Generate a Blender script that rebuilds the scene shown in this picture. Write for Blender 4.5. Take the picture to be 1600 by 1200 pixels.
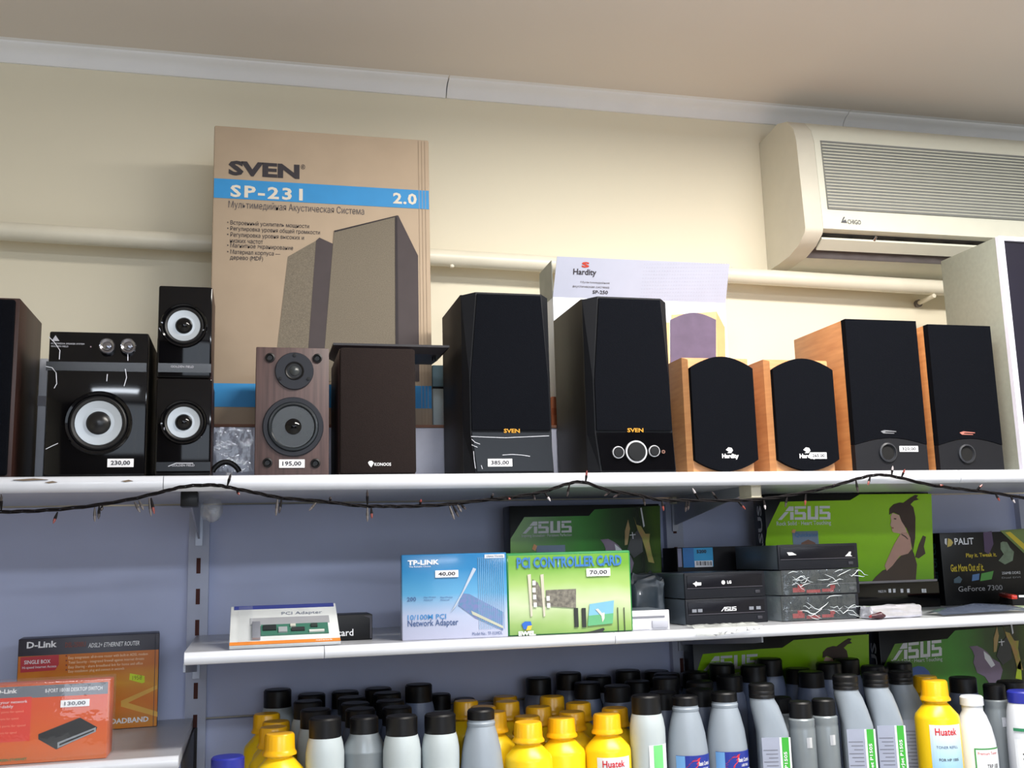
import bpy, bmesh, math, random
from mathutils import Vector, Matrix, noise as mnoise
random.seed(7)
for o in list(bpy.data.objects): bpy.data.objects.remove(o)
scene = bpy.context.scene
COL = scene.collection

# ------------------------------------------------------------------ camera
FPX, YAW, PITCH, ROLL = 1628.8, 0.246615, 0.163259, -0.026993
EYE = Vector((0, 0, 1.6))
_f = Vector((math.sin(YAW)*math.cos(PITCH), math.cos(YAW)*math.cos(PITCH), math.sin(PITCH)))
_r = Vector((math.cos(YAW), -math.sin(YAW), 0)); _u = _r.cross(_f)
CR = math.cos(ROLL)*_r + math.sin(ROLL)*_u
CU = -math.sin(ROLL)*_r + math.cos(ROLL)*_u
CF = _f
cam = bpy.data.cameras.new('camera'); camo = bpy.data.objects.new('camera', cam); COL.objects.link(camo)
cam.sensor_width = 36; cam.lens = FPX/1600*36; cam.clip_start = 0.05
camo.matrix_world = Matrix((( CR.x, CU.x, -CF.x, EYE.x), (CR.y, CU.y, -CF.y, EYE.y), (CR.z, CU.z, -CF.z, EYE.z), (0, 0, 0, 1)))
scene.camera = camo

# ------------------------------------------------------------------ light
scene.view_settings.view_transform = 'Standard'; scene.view_settings.look = 'None'
scene.view_settings.gamma = 1; scene.view_settings.use_curve_mapping = False
scene.view_settings.exposure = 0.0
wd = bpy.data.worlds.new('world'); scene.world = wd; wd.use_nodes = True
wd.node_tree.nodes['Background'].inputs[0].default_value = (0.55, 0.66, 0.85, 1)
wd.node_tree.nodes['Background'].inputs[1].default_value = 0.6
def area(name, loc, target, sx, sy, power, col):
    l = bpy.data.lights.new(name, 'AREA'); l.shape = 'RECTANGLE'; l.size = sx; l.size_y = sy; l.energy = power; l.color = col
    o = bpy.data.objects.new(name, l); COL.objects.link(o); o.location = loc
    o.rotation_euler = (Vector(target)-Vector(loc)).to_track_quat('-Z', 'Y').to_euler()
    return o
LAMP_POS = (0.95, 1.0, 2.49)
LAMPS_FILL = [(-0.15, -1.1, 2.49), (1.85, -1.1, 2.49)]
area('ceiling_lamp_light', (LAMP_POS[0], LAMP_POS[1], LAMP_POS[2]-0.012), (LAMP_POS[0], LAMP_POS[1], 0), 1.16, 0.24, 40, (1.0, 0.955, 0.88))
for _p in LAMPS_FILL: area('ceiling_lamp_light', (_p[0], _p[1], _p[2]-0.012), (_p[0], _p[1]+.35, 0), 1.16, 0.24, 32, (0.84, 0.91, 1.0))  # cool fill lamps added out of view behind the viewer
area('window_daylight', (0.7, -2.72, 1.75), (0.7, 0, 1.62), 2.3, 1.4, 24, (0.80, 0.89, 1.0))

# ------------------------------------------------------------------ construction helpers
YF, YW = 1.577, 1.979                    # front edge of the shelves, face of the back wall
ZT, ZM, ZL, ZB = 1.7275, 1.4773, 1.3382, 1.18   # tops of: upper, middle, lower left, bottle shelf
ZCEIL = 2.556
def ray(px, py): return CF + CR*((px-800)/FPX) - CU*((py-600)/FPX)
def atY(px, py, Y):
    d = ray(px, py); return EYE + d*((Y-EYE.y)/d.y)
def atZ(px, py, Z):
    d = ray(px, py); return EYE + d*((Z-EYE.z)/d.z)
def lin(c):
    return tuple(((v/255)/12.92 if v/255 <= 0.04045 else ((v/255+0.055)/1.055)**2.4) for v in c)
MATS = {}
def M(name, rgb, rough=0.5, metal=0.0, var=0.06, scale=30.0, bump=0.0, coat=0.0, stretch=None, rgb2=None, spec=0.5, detail=3):
    if name in MATS: return MATS[name]
    m = bpy.data.materials.new(name); m.use_nodes = True; nt = m.node_tree; b = nt.nodes['Principled BSDF']
    c = lin(rgb)
    tc = nt.nodes.new('ShaderNodeTexCoord'); nz = nt.nodes.new('ShaderNodeTexNoise')
    nz.inputs['Scale'].default_value = scale; nz.inputs['Detail'].default_value = detail
    if stretch:
        mp = nt.nodes.new('ShaderNodeMapping'); mp.inputs['Scale'].default_value = stretch
        nt.links.new(tc.outputs['Object'], mp.inputs[0]); nt.links.new(mp.outputs[0], nz.inputs['Vector'])
    else: nt.links.new(tc.outputs['Object'], nz.inputs['Vector'])
    mx = nt.nodes.new('ShaderNodeMix'); mx.data_type = 'RGBA'
    if rgb2: a, d = c, lin(rgb2)
    else: a = tuple(min(1, v*(1-var)) for v in c); d = tuple(min(1, v*(1+var)) for v in c)
    mx.inputs[6].default_value = (*a, 1); mx.inputs[7].default_value = (*d, 1)
    rp = nt.nodes.new('ShaderNodeMapRange'); rp.inputs[1].default_value = 0.3; rp.inputs[2].default_value = 0.7
    nt.links.new(nz.outputs['Fac'], rp.inputs[0]); nt.links.new(rp.outputs[0], mx.inputs[0])
    nt.links.new(mx.outputs[2], b.inputs['Base Color'])
    b.inputs['Roughness'].default_value = rough; b.inputs['Metallic'].default_value = metal
    b.inputs['Specular IOR Level'].default_value = spec
    if coat: b.inputs['Coat Weight'].default_value = coat; b.inputs['Coat Roughness'].default_value = 0.04
    if bump:
        bp = nt.nodes.new('ShaderNodeBump'); bp.inputs['Strength'].default_value = bump; bp.inputs['Distance'].default_value = 0.002
        nt.links.new(nz.outputs['Fac'], bp.inputs['Height']); nt.links.new(bp.outputs[0], b.inputs['Normal'])
    MATS[name] = m
    return m
def Mgrad(name, stops, axis=2, rough=0.35, coat=0.3, var=0.0):
    """flat print running through several inks along one axis of the object's own bounds"""
    if name in MATS: return MATS[name]
    m = bpy.data.materials.new(name); m.use_nodes = True; nt = m.node_tree; b = nt.nodes['Principled BSDF']
    tc = nt.nodes.new('ShaderNodeTexCoord'); sp = nt.nodes.new('ShaderNodeSeparateXYZ'); rp = nt.nodes.new('ShaderNodeValToRGB')
    nz = nt.nodes.new('ShaderNodeTexNoise'); nz.inputs['Scale'].default_value = 3
    ad = nt.nodes.new('ShaderNodeMath'); ad.operation = 'MULTIPLY_ADD'; ad.inputs[1].default_value = var
    nt.links.new(tc.outputs['Generated'], sp.inputs[0]); nt.links.new(tc.outputs['Generated'], nz.inputs['Vector'])
    nt.links.new(nz.outputs['Fac'], ad.inputs[0]); nt.links.new(sp.outputs[axis], ad.inputs[2]); nt.links.new(ad.outputs[0], rp.inputs[0])
    el = rp.color_ramp.elements
    el[0].position, el[0].color = stops[0][0], (*lin(stops[0][1]), 1)
    el[1].position, el[1].color = stops[-1][0], (*lin(stops[-1][1]), 1)
    for p, c in stops[1:-1]:
        e = el.new(p); e.color = (*lin(c), 1)
    nt.links.new(rp.outputs[0], b.inputs['Base Color'])
    b.inputs['Roughness'].default_value = rough; b.inputs['Coat Weight'].default_value = coat*.4; b.inputs['Coat Roughness'].default_value = 0.1; b.inputs['Specular IOR Level'].default_value = .3
    MATS[name] = m
    return m
def Mfilm(name, rgb, opacity=0.25, rough=0.08, bump=0.6, scale=30, gloss=0.07):
    """thin crinkled plastic film"""
    if name in MATS: return MATS[name]
    m = bpy.data.materials.new(name); m.use_nodes = True; nt = m.node_tree; b = nt.nodes['Principled BSDF']; out = nt.nodes['Material Output']
    b.inputs['Base Color'].default_value = (*lin(rgb), 1); b.inputs['Roughness'].default_value = rough
    nz = nt.nodes.new('ShaderNodeTexNoise'); nz.inputs['Scale'].default_value = scale; nz.inputs['Detail'].default_value = 4
    tc = nt.nodes.new('ShaderNodeTexCoord'); nt.links.new(tc.outputs['Object'], nz.inputs['Vector'])
    bp = nt.nodes.new('ShaderNodeBump'); bp.inputs['Strength'].default_value = bump; bp.inputs['Distance'].default_value = 0.006
    nt.links.new(nz.outputs['Fac'], bp.inputs['Height']); nt.links.new(bp.outputs[0], b.inputs['Normal'])
    tr = nt.nodes.new('ShaderNodeBsdfTransparent'); gl = nt.nodes.new('ShaderNodeBsdfGlossy'); gl.inputs['Roughness'].default_value = rough
    nt.links.new(bp.outputs[0], gl.inputs['Normal'])
    m1 = nt.nodes.new('ShaderNodeMixShader'); m1.inputs[0].default_value = opacity
    nt.links.new(tr.outputs[0], m1.inputs[1]); nt.links.new(b.outputs[0], m1.inputs[2])
    m2 = nt.nodes.new('ShaderNodeMixShader'); m2.inputs[0].default_value = gloss
    nt.links.new(m1.outputs[0], m2.inputs[1]); nt.links.new(gl.outputs[0], m2.inputs[2]); nt.links.new(m2.outputs[0], out.inputs['Surface'])
    MATS[name] = m
    return m

def link(name, me, mat, parent=None, loc=(0, 0, 0), smooth=False, label=None):
    if isinstance(me, bmesh.types.BMesh):
        bm = me; bmesh.ops.recalc_face_normals(bm, faces=bm.faces); me = bpy.data.meshes.new(name); bm.to_mesh(me); bm.free()
    if mat and not me.materials: me.materials.append(mat)
    if smooth:
        me.polygons.foreach_set('use_smooth', [True]*len(me.polygons))
        try: me.set_sharp_from_angle(angle=math.radians(smooth if smooth is not True else 40))
        except Exception: pass
    o = bpy.data.objects.new(name, me); COL.objects.link(o); o.location = loc
    if parent is not None: o.parent = parent
    if label: o['label'] = label
    return o
def bm_box(x0, x1, y0, y1, z0, z1, bevel=0.0, seg=2):
    bm = bmesh.new()
    bmesh.ops.create_cube(bm, size=1)
    for v in bm.verts: v.co = Vector((x0+(v.co.x+.5)*(x1-x0), y0+(v.co.y+.5)*(y1-y0), z0+(v.co.z+.5)*(z1-z0)))
    if bevel: bmesh.ops.bevel(bm, geom=bm.edges[:], offset=bevel, segments=seg, affect='EDGES', profile=0.5)
    return bm
def bm_prism(pts, y0, y1, bevel=0.0):
    """polygon of (x, z) given depth along y"""
    bm = bmesh.new(); n = len(pts)
    a = [bm.verts.new((p[0], y0, p[1])) for p in pts]; b = [bm.verts.new((p[0], y1, p[1])) for p in pts]
    bm.faces.new(a); bm.faces.new(b[::-1])
    for i in range(n): bm.faces.new((a[i], b[i], b[(i+1) % n], a[(i+1) % n]))
    return bm
def bm_extx(pts, x0, x1):
    """polygon of (y, z) drawn out along x"""
    bm = bmesh.new(); n = len(pts)
    a = [bm.verts.new((x0, p[0], p[1])) for p in pts]; b = [bm.verts.new((x1, p[0], p[1])) for p in pts]
    bm.faces.new(a); bm.faces.new(b[::-1])
    for i in range(n): bm.faces.new((a[i], b[i], b[(i+1) % n], a[(i+1) % n]))
    return bm
def bm_loft(loops, cap0=True, cap1=True):
    bm = bmesh.new(); L = [[bm.verts.new(p) for p in lp] for lp in loops]
    for a, b in zip(L, L[1:]):
        n = len(a)
        for i in range(n): bm.faces.new((a[i], a[(i+1) % n], b[(i+1) % n], b[i]))
    if cap0: bm.faces.new(L[0][::-1])
    if cap1: bm.faces.new(L[-1])
    return bm
def bm_lathe(prof, seg=32, axis='z', c=(0, 0, 0), ribs=None):
    """profile of (radius, height); axis y points the turned thing out of a front face"""
    loops = []
    for k, (r, h) in enumerate(prof):
        lp = []
        for i in range(seg):
            a = 2*math.pi*i/seg; rr = max(r, 1e-5)
            if ribs and ribs[0] <= k <= ribs[1] and i % 2: rr -= ribs[2]
            if axis == 'z': lp.append((c[0]+rr*math.cos(a), c[1]+rr*math.sin(a), c[2]+h))
            else: lp.append((c[0]+rr*math.cos(a), c[1]+h, c[2]+rr*math.sin(a)))
        loops.append(lp)
    return bm_loft(loops)
def bm_tube(pts, r, seg=8, bm=None):
    own = bm is None
    bm = bm or bmesh.new(); prev = None; pts = [Vector(p) for p in pts]; first = None
    for i, p in enumerate(pts):
        d = (pts[min(i+1, len(pts)-1)]-pts[max(i-1, 0)]).normalized()
        up = Vector((0, 0, 1)) if abs(d.z) < 0.9 else Vector((0, 1, 0))
        s = d.cross(up).normalized(); t = s.cross(d)
        rr = r[i] if isinstance(r, (list, tuple)) else r
        ring = [bm.verts.new(p+s*rr*math.cos(2*math.pi*k/seg)+t*rr*math.sin(2*math.pi*k/seg)) for k in range(seg)]
        if prev:
            for k in range(seg): bm.faces.new((prev[k], prev[(k+1) % seg], ring[(k+1) % seg], ring[k]))
        else: first = ring
        prev = ring
    bm.faces.new(first[::-1]); bm.faces.new(prev)
    return bm
def text_mesh(s, bold=0.0, shear=0.0, spacing=1.0):
    cu = bpy.data.curves.new('txt', 'FONT'); cu.body = s; cu.resolution_u = 2; cu.offset = bold; cu.shear = shear; cu.space_character = spacing
    o = bpy.data.objects.new('txt', cu); COL.objects.link(o)
    me = bpy.data.meshes.new_from_object(o.evaluated_get(bpy.context.evaluated_depsgraph_get()))
    bpy.data.objects.remove(o); bpy.data.curves.remove(cu)
    me.materials.clear()
    return me
def fit_text(s, x0, x1, z0, z1, y, bold=0.0, shear=0.0, spacing=1.0, rot90=False, bend=None):
    me = text_mesh(s, bold, shear, spacing)
    xs = [v.co.x for v in me.vertices]; ys = [v.co.y for v in me.vertices]
    a, b, c, d = min(xs), max(xs), min(ys), max(ys)
    if any(ch.islower() for ch in s): c, d = min(c, -.17), max(d, .70)
    for v in me.vertices:
        p, q = (v.co.x-a)/(b-a), (v.co.y-c)/(d-c)
        if rot90: p, q = 1-q, p
        x = x0+p*(x1-x0); z = z0+q*(z1-z0)
        if bend: R, th0 = bend; th = th0+x/R; v.co = Vector((R*math.sin(th), -R*math.cos(th), z))
        else: v.co = Vector((x, y, z))
    return me

class Thing:
    """an Empty at the base of a thing; local x runs right, y back from the front face, z up"""
    def __init__(s, name, label, cat, loc, rz=0.0, group=None, w=0, d=0, h=0):
        s.e = bpy.data.objects.new(name, None); COL.objects.link(s.e); s.e.location = loc; s.e.rotation_euler = (0, 0, rz); s.e.empty_display_size = 0.05
        s.e['label'] = label; s.e['category'] = cat
        if group: s.e['group'] = group
        s.o = Vector(loc); s.rz = rz; s.w, s.d, s.h = w, d, h
    def px(s, px, py, y=0.0):
        c, n = math.cos(-s.rz), math.sin(-s.rz)
        def rot(v): return Vector((c*v.x-n*v.y, n*v.x+c*v.y, v.z))
        o = rot(EYE-s.o); d = rot(ray(px, py)); t = (y-o.y)/d.y
        p = o+d*t
        return p.x, p.z
    def add(s, name, me, mat, parent=None, smooth=False, label=None):
        return link(name, me, mat, parent or s.e, smooth=smooth, label=label)
    def box(s, name, x0, x1, y0, y1, z0, z1, mat, bevel=0.0, parent=None, seg=2, label=None):
        return s.add(name, bm_box(x0, x1, y0, y1, z0, z1, bevel, seg), mat, parent, smooth=bool(bevel) and 35, label=label)
    def body(s, mat, bevel=0.003, name='body', inset=0.0):
        return s.box(name, -s.w/2, s.w/2, inset, s.d, 0, s.h, mat, bevel)
    def poly(s, name, pts, mat, layer=1, parent=None, thick=0.0003, y=0.0, label=None):
        return s.add(name, bm_prism(pts, y-0.0004*layer-thick, y-0.0004*layer+0.0003, 0), mat, parent, label=label)
    def polypx(s, name, pts, mat, layer=1, parent=None, y=0.0, label=None):
        return s.poly(name, [s.px(a, b, y) for a, b in pts], mat, layer, parent, y=y, label=label)
    def rectpx(s, name, x0, yt, x1, yb, mat, layer=1, parent=None, y=0.0, label=None):
        xm, ym = (x0+x1)/2, (yt+yb)/2
        a = s.px(x0, ym, y)[0]; b = s.px(x1, ym, y)[0]; t = s.px(xm, yt, y)[1]; u = s.px(xm, yb, y)[1]
        return s.poly(name, [(a, u), (b, u), (b, t), (a, t)], mat, layer, parent, y=y, label=label)
    def text(s, name, st, x0, yt, x1, yb, mat, layer=2, parent=None, y=0.0, rot90=False, **k):
        xm, ym = (x0+x1)/2, (yt+yb)/2
        a = s.px(x0, ym, y)[0]; b = s.px(x1, ym, y)[0]; t = s.px(xm, yt, y)[1]; u = s.px(xm, yb, y)[1]
        return s.add(name, fit_text(st, a, b, u, t, y-0.0004*layer-0.0004, rot90=rot90, **k), mat, parent)
    def tag(s, st, x0, yt, x1, yb, layer=3, y=0.0):
        p = s.rectpx('price_tag', x0, yt, x1, yb, M('tag_paper', (238, 238, 242), 0.6), layer, y=y, label='white price sticker')
        w, h = (x1-x0), (yb-yt)
        s.text('price', st, x0+w*.13, yt+h*.22, x1-w*.13, yb-h*.16, M('tag_ink', (45, 45, 55), 0.6), layer+1, parent=p, y=y, bold=0.022)
    def turn(s, name, cx, cz, prof, mat, seg=40, parent=None, y=0.0, label=None):
        return s.add(name, bm_lathe(prof, seg, 'y', (cx, y, cz)), mat, parent, smooth=30, label=label)
def upright(name, label, cat, pl, pr, pm, pt, Y, d, z, rz=0.0, group=None):
    """an upright thing whose front stands at depth Y, between two sight lines, on a surface at height z"""
    a, b = atY(pl, pm, Y), atY(pr, pm, Y); top = atY((pl+pr)/2, pt, Y).z
    return Thing(name, label, cat, ((a.x+b.x)/2, Y, z), rz, group, w=(b.x-a.x)/math.cos(rz), d=d, h=top-z)
def struct(o): o['kind'] = 'structure'; return o
def single(o, label, cat, group=None):
    o['label'] = label; o['category'] = cat
    if group: o['group'] = group
    return o
def ASUS(t, x0, yt, x1, yb, mat, layer=2, y=0.0, name='brand_logo', skew=0.0):
    """the slashed block-letter mark as one flat print"""
    P = [[(0, 0), (.75, 0), (2.15, 1.75), (1.35, 1.75)], [(1.45, 1.95), (2.2, 1.95), (3.1, 3), (2.2, 3)], [(2.4, 0), (3.1, 0), (3.1, 1.75), (2.4, 1.75)], [(2.2, 1.95), (3.1, 1.95), (3.1, 3), (2.4, 3)],
         [(3.3, 2.45), (5.5, 2.45), (5.5, 3), (3.3, 3)], [(3.3, 1.2), (3.95, 1.2), (3.95, 2.3), (3.3, 2.3)], [(3.3, 1.2), (5.3, 1.2), (5.3, 1.72), (3.3, 1.72)], [(4.85, .5), (5.5, .5), (5.5, 1.5), (4.85, 1.5)], [(3.3, 0), (5.5, 0), (5.5, .55), (3.3, .55)],
         [(5.8, .3), (6.45, .3), (6.45, 3), (5.8, 3)], [(5.8, 0), (7.9, 0), (7.9, .6), (5.8, .6)], [(7.25, .3), (7.9, .3), (7.9, 3), (7.25, 3)],
         [(8.15, 2.45), (10.2, 2.45), (10.2, 3), (8.15, 3)], [(8.15, 1.2), (8.75, 1.2), (8.75, 2.3), (8.15, 2.3)], [(8.15, 1.2), (10.1, 1.2), (10.1, 1.72), (8.15, 1.72)], [(9.7, .5), (10.3, .5), (10.3, 1.5), (9.7, 1.5)], [(8.15, 0), (10.3, 0), (10.3, .55), (8.15, .55)]]
    bm = bmesh.new(); yy = y-0.0004*layer-0.0004
    for k, p in enumerate(P):
        vs = []
        for u, v in p:
            X, Z = t.px(x0+(x1-x0)*u/10.3, yb+(yt-yb)*v/3+skew*(u/10.3-.5), y); vs.append(bm.verts.new((X, yy-0.000004*k, Z)))
        bm.faces.new(vs)
    return t.add(name, bm, mat)

# ------------------------------------------------------------------ materials
m_wall = M('cream_wall_paint', (238, 230, 208), 0.75, var=0.03, scale=1.2)
m_ceil = M('ceiling_paint', (226, 218, 212), 0.85, var=0.03, scale=1.0)
m_panel = M('grey_blue_panel', (184, 192, 224), 0.5, var=0.05, scale=6)
m_white = M('white_shelf_enamel', (214, 217, 226), 0.28, var=0.03, scale=25, coat=0.3)
m_under = M('shelf_grey_board', (170, 172, 178), 0.3, var=0.05, scale=10)
m_corn = M('cornice_plaster', (246, 247, 252), 0.6, var=0.02, scale=12)
m_pipe = M('pipe_cream_enamel', (232, 226, 208), 0.35, var=0.03)
m_black = M('black_plastic', (12, 12, 15), 0.42, var=0.1, spec=.3)
m_gloss = M('black_piano_gloss', (6, 6, 9), 0.07, var=0.1, spec=.35)
m_cloth = M('black_grille_cloth', (9, 11, 17), 0.95, var=0.25, scale=900, bump=0.2, spec=0.08)
m_brcloth = M('brown_grille_cloth', (36, 29, 28), 0.95, var=0.25, scale=900, bump=0.3, spec=0.15)
m_vinyl = M('black_ash_vinyl', (24, 20, 17), 0.6, var=0.25, scale=8, stretch=(12, 12, 1))
m_walnut = M('walnut_veneer', (88, 68, 66), 0.5, scale=9, stretch=(22, 22, 1), rgb2=(66, 50, 50))
m_red = M('mahogany_veneer', (58, 32, 26), 0.45, scale=9, stretch=(20, 20, 1), rgb2=(38, 22, 19))
m_beech = M('beech_veneer', (214, 158, 108), 0.42, scale=8, stretch=(2, 2, 18), rgb2=(196, 138, 92))
m_orange = M('cherry_veneer', (206, 146, 92), 0.42, scale=8, stretch=(2, 2, 16), rgb2=(186, 126, 76))
m_cone = M('silver_cone', (172, 178, 184), 0.35, metal=0.3, var=0.04, scale=8)
m_rubber = M('rubber_surround', (22, 22, 25), 0.5)
m_chrome = M('chrome', (190, 190, 198), 0.2, metal=1.0, var=0.02)
m_ink = M('white_print', (232, 232, 236), 0.5, var=0.02)
m_gold = M('gold_print', (196, 140, 40), 0.4, metal=0.4)
m_dark = M('dark_ink', (46, 40, 46), 0.6)
m_kraft = M('kraft_cardboard', (180, 160, 138), 0.8, var=0.04, scale=14, bump=0.05)
m_blue = M('blue_ink', (46, 142, 206), 0.6, var=0.03)
m_steel = M('galvanised_steel', (160, 164, 176), 0.35, metal=0.5, var=0.08, scale=14)
m_rail = M('rail_enamel', (176, 182, 204), 0.4, var=0.04)
m_slot = M('rust_slot', (74, 34, 28), 0.8)
m_film = Mfilm('clear_film', (225, 232, 240), 0.10)
m_bag = Mfilm('antistatic_bag', (44, 54, 64), 0.86, rough=0.3, bump=0.4, scale=22, gloss=.03)
m_clear = Mfilm('crinkled_clear_bag', (190, 206, 210), 0.07, rough=0.12, bump=.7, scale=45, gloss=.06)

# ------------------------------------------------------------------ room shell
def plane(name, pts, mat):
    bm = bmesh.new(); bm.faces.new([bm.verts.new(p) for p in pts]); return struct(link(name, bm, mat))
XL, XR, YB = -2.3, 3.4, -2.8
struct(link('floor', bm_box(XL, XR, YB, YW+.1, -0.1, 0), M('floor_tile', (206, 202, 196), 0.5, scale=3)))
struct(link('ceiling', bm_box(XL, XR, YB, YW+.1, ZCEIL, ZCEIL+.1), m_ceil))
struct(link('wall_back', bm_box(XL, XR, YW, YW+.1, 0, ZCEIL), m_wall))
struct(link('wall_left', bm_box(XL-.1, XL, YB, YW+.1, 0, ZCEIL), m_wall))
struct(link('wall_right', bm_box(XR, XR+.1, YB, YW+.1, 0, ZCEIL), m_wall))
bm = bmesh.new()
for b in ((XL, -0.5, 0, ZCEIL), (1.9, XR, 0, ZCEIL), (-0.5, 1.9, 0, 1.0), (-0.5, 1.9, 2.45, ZCEIL)):
    t = bm_box(b[0], b[1], YB-.1, YB, b[2], b[3]); me = bpy.data.meshes.new('t'); t.to_mesh(me); bm.from_mesh(me); t.free()
struct(link('wall_rear', bm, M('rear_wall_paint', (104, 98, 92), .8)))
wf = struct(link('window_1', bm_loft([[(-.5, YB-.06, 1.0), (1.9, YB-.06, 1.0), (1.9, YB-.06, 2.45), (-.5, YB-.06, 2.45)], [(-.44, YB-.06, 1.06), (1.84, YB-.06, 1.06), (1.84, YB-.06, 2.39), (-.44, YB-.06, 2.39)], [(-.44, YB-.02, 1.06), (1.84, YB-.02, 1.06), (1.84, YB-.02, 2.39), (-.44, YB-.02, 2.39)], [(-.5, YB-.02, 1.0), (1.9, YB-.02, 1.0), (1.9, YB-.02, 2.45), (-.5, YB-.02, 2.45)]], False, False), m_white))
link('mullion', bm_box(.67, .73, YB-.06, YB-.02, 1.06, 2.39), m_white, wf)

# plaster cornice in lengths with open joints
prof = [(YW, 2.527), (YW-.004, 2.527), (YW-.008, 2.532), (YW-.012, 2.541), (YW-.022, 2.549), (YW-.034, 2.552), (YW-.036, 2.5555), (YW-.046, 2.5558), (YW-.046, ZCEIL), (YW, ZCEIL)]
xa, xb = atY(699, 135, YW-.02).x, atY(1322, 200, YW-.02).x
for i, (p, q) in enumerate(((XL, xa-.0012), (xa+.0012, xb-.0008), (xb+.0008, XR))):
    struct(link('trim_%d' % (i+1), bm_extx(prof, p, q), m_corn, smooth=50))

# grey back panels of the racking and the slotted uprights
def pxX(px, py=900, Y=YW): return atY(px, py, Y).x
xr1, xr2, xr3 = pxX(311), pxX(1047, 850), pxX(1592, 820)
zp = ZT-.0225
seam = atY(660, 1102, YW-.01).z
for x0, x1, z0, z1 in ((XL, xr1-.001, 0.3, zp), (xr1+.001, xr2-.001, seam+.002, zp), (xr1+.001, xr2-.001, 0.3, seam-.002), (xr2+.001, xr3-.001, seam+.002, zp), (xr2+.001, xr3-.001, .3, seam-.002), (xr3+.001, XR, .3, zp)):
    struct(link('wall_panel', bm_box(x0, x1, YW-.012, YW-.001, z0, z1, .001, 1), m_panel))
def rail(px, label, first, pitch):
    x = pxX(px[0], px[1]); t = Thing('slotted_rail', label, 'shelf upright', (x, YW-.012, .5), group='slotted shelf uprights')
    w = .0175
    t.add('channel', bm_prism([(-w, 0), (w, 0), (w, ZT-.035-.5), (-w, ZT-.035-.5)], -.016, 0), m_rail)
    z = first-.5; dz = pitch; n = 0
    while z > .35:
        if z < ZT-.06-.5:
            t.box('slot', -.0035, .0035, -.0168, -.0150, z-.0135, z+.0135, m_slot)
        z -= dz
    return t
rail((311, 900), 'slotted metal upright beside the router boxes at the left', atY(310, 884, YW-.03).z+.0535*3, .0535)
rail((1047, 850), 'slotted metal upright behind the stacked disc drives', atY(1044, 823, YW-.03).z+.0535*2, .0535)
rail((1592, 820), 'slotted metal upright at the far right by the black graphics card box', atY(1590, 823, YW-.03).z, .0535)

# shelves
def shelf(name, label, x0, x1, z, th, cuts, board):
    t = Thing(name, label, 'shelf', ((x0+x1)/2, YF, z)); o = (x0+x1)/2
    t.box('board', x0-o, x1-o, .011, YW-.0315-YF, -th*.92, 0, board)
    xs = [x0]+cuts+[x1]; r = th/2
    for a, b in zip(xs, xs[1:]):
        pr = [(.012, 0)]+[(r*.75-r*.75*math.sin(math.pi*k/8), -r+r*math.cos(math.pi*k/8)) for k in range(9)]+[(.012, -th)]
        t.add('edge_strip', bm_extx(pr, a-o+.0005, b-o-.0005), m_white, smooth=50)
    return t
SH = shelf('upper_shelf', 'long white upper shelf carrying the row of loudspeakers', XL+.3, 2.6, ZT, .0228, [pxX(255, 755, YF), pxX(1502, 745, YF)], m_under)
shelf('middle_shelf', 'white middle shelf carrying card boxes and disc drives', pxX(287, 1029, YF), 2.6, ZM, .0175, [pxX(507, 1024, YF), pxX(962, 1003, YF)], m_under)
shelf('lower_shelf', 'white lower shelf at the left under the orange boxes', XL+.3, pxX(279, 1190, YF), ZL, .0175, [], m_under)
shelf('bottle_shelf', 'white bottom shelf under the toner bottles', xr1+.02, 2.6, ZB, .0175, [], m_under)
# worn brown scratches on the shelf edge
for k, (px, w) in enumerate(((20, 55), (190, 18), (70, 20))):
    p = atY(px, 749+k*2, YF); q = atY(px+w, 749+k*2, YF)
    ms = bm_prism([(p.x, p.z-.0006), (p.x+(q.x-p.x)*.3, p.z-.0022), (q.x, p.z-.0005), (p.x+(q.x-p.x)*.6, p.z+.0012)], YF-.0006, YF+.002)
    o = link('scratch', ms, M('worn_brown', (120, 104, 88), .8)); o.parent = SH.e; o.location = -SH.o

# brackets
def bracket(label, x, z, front, drop, mat=m_steel, group='shelf brackets'):
    t = Thing('shelf_bracket', label, 'bracket', (x, YW-.029, z), group=group)
    L = YW-.029-front
    t.add('arm', bm_extx([(0, 0), (-L, 0), (-L, -.012), (-L*.9, -.016), (-.006, -drop), (0, -drop)], -.0015, .0015), mat)
    t.box('hook_plate', -.006, .006, -.004, 0, -drop-.012, 0, mat)
    return t
ztu, zmu = ZT-.0211, ZM-.0163
b = bracket('triangular steel bracket with black end under the upper shelf at the left', xr1, ztu, YF+.04, .062)
b.box('end_block', -.012, .012, -(YW-.029-YF-.035), -(YW-.029-YF-.075), -.022, -.0002, m_black, .001)
b = bracket('grey steel bracket under the upper shelf above the disc drives', xr2, ztu, YF+.05, .055)
b.add('clip', bm_box(-.009, .009, -(YW-.029-YF-.06), -(YW-.029-YF-.02), -.021, -.0002, .002), M('ivory_plastic', (205, 198, 178), .5))
b.add('clip', bm_box(-.011, .013, -.02, -.004, -.014, -.0002, .002), M('ivory_plastic', (205, 198, 178), .5))
bracket('small steel bracket under the left end of the middle shelf', xr1, zmu, YF+.02, .045)
bracket('grey steel bracket under the middle shelf above the bottles', xr2, zmu, YF+.03, .04)
b = bracket('dark bracket under the right end of the lower left shelf', xr1-.002, ZL-.0163, YF+.05, .07, M('blackened_steel', (40, 38, 42), .5, metal=.5), )
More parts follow.
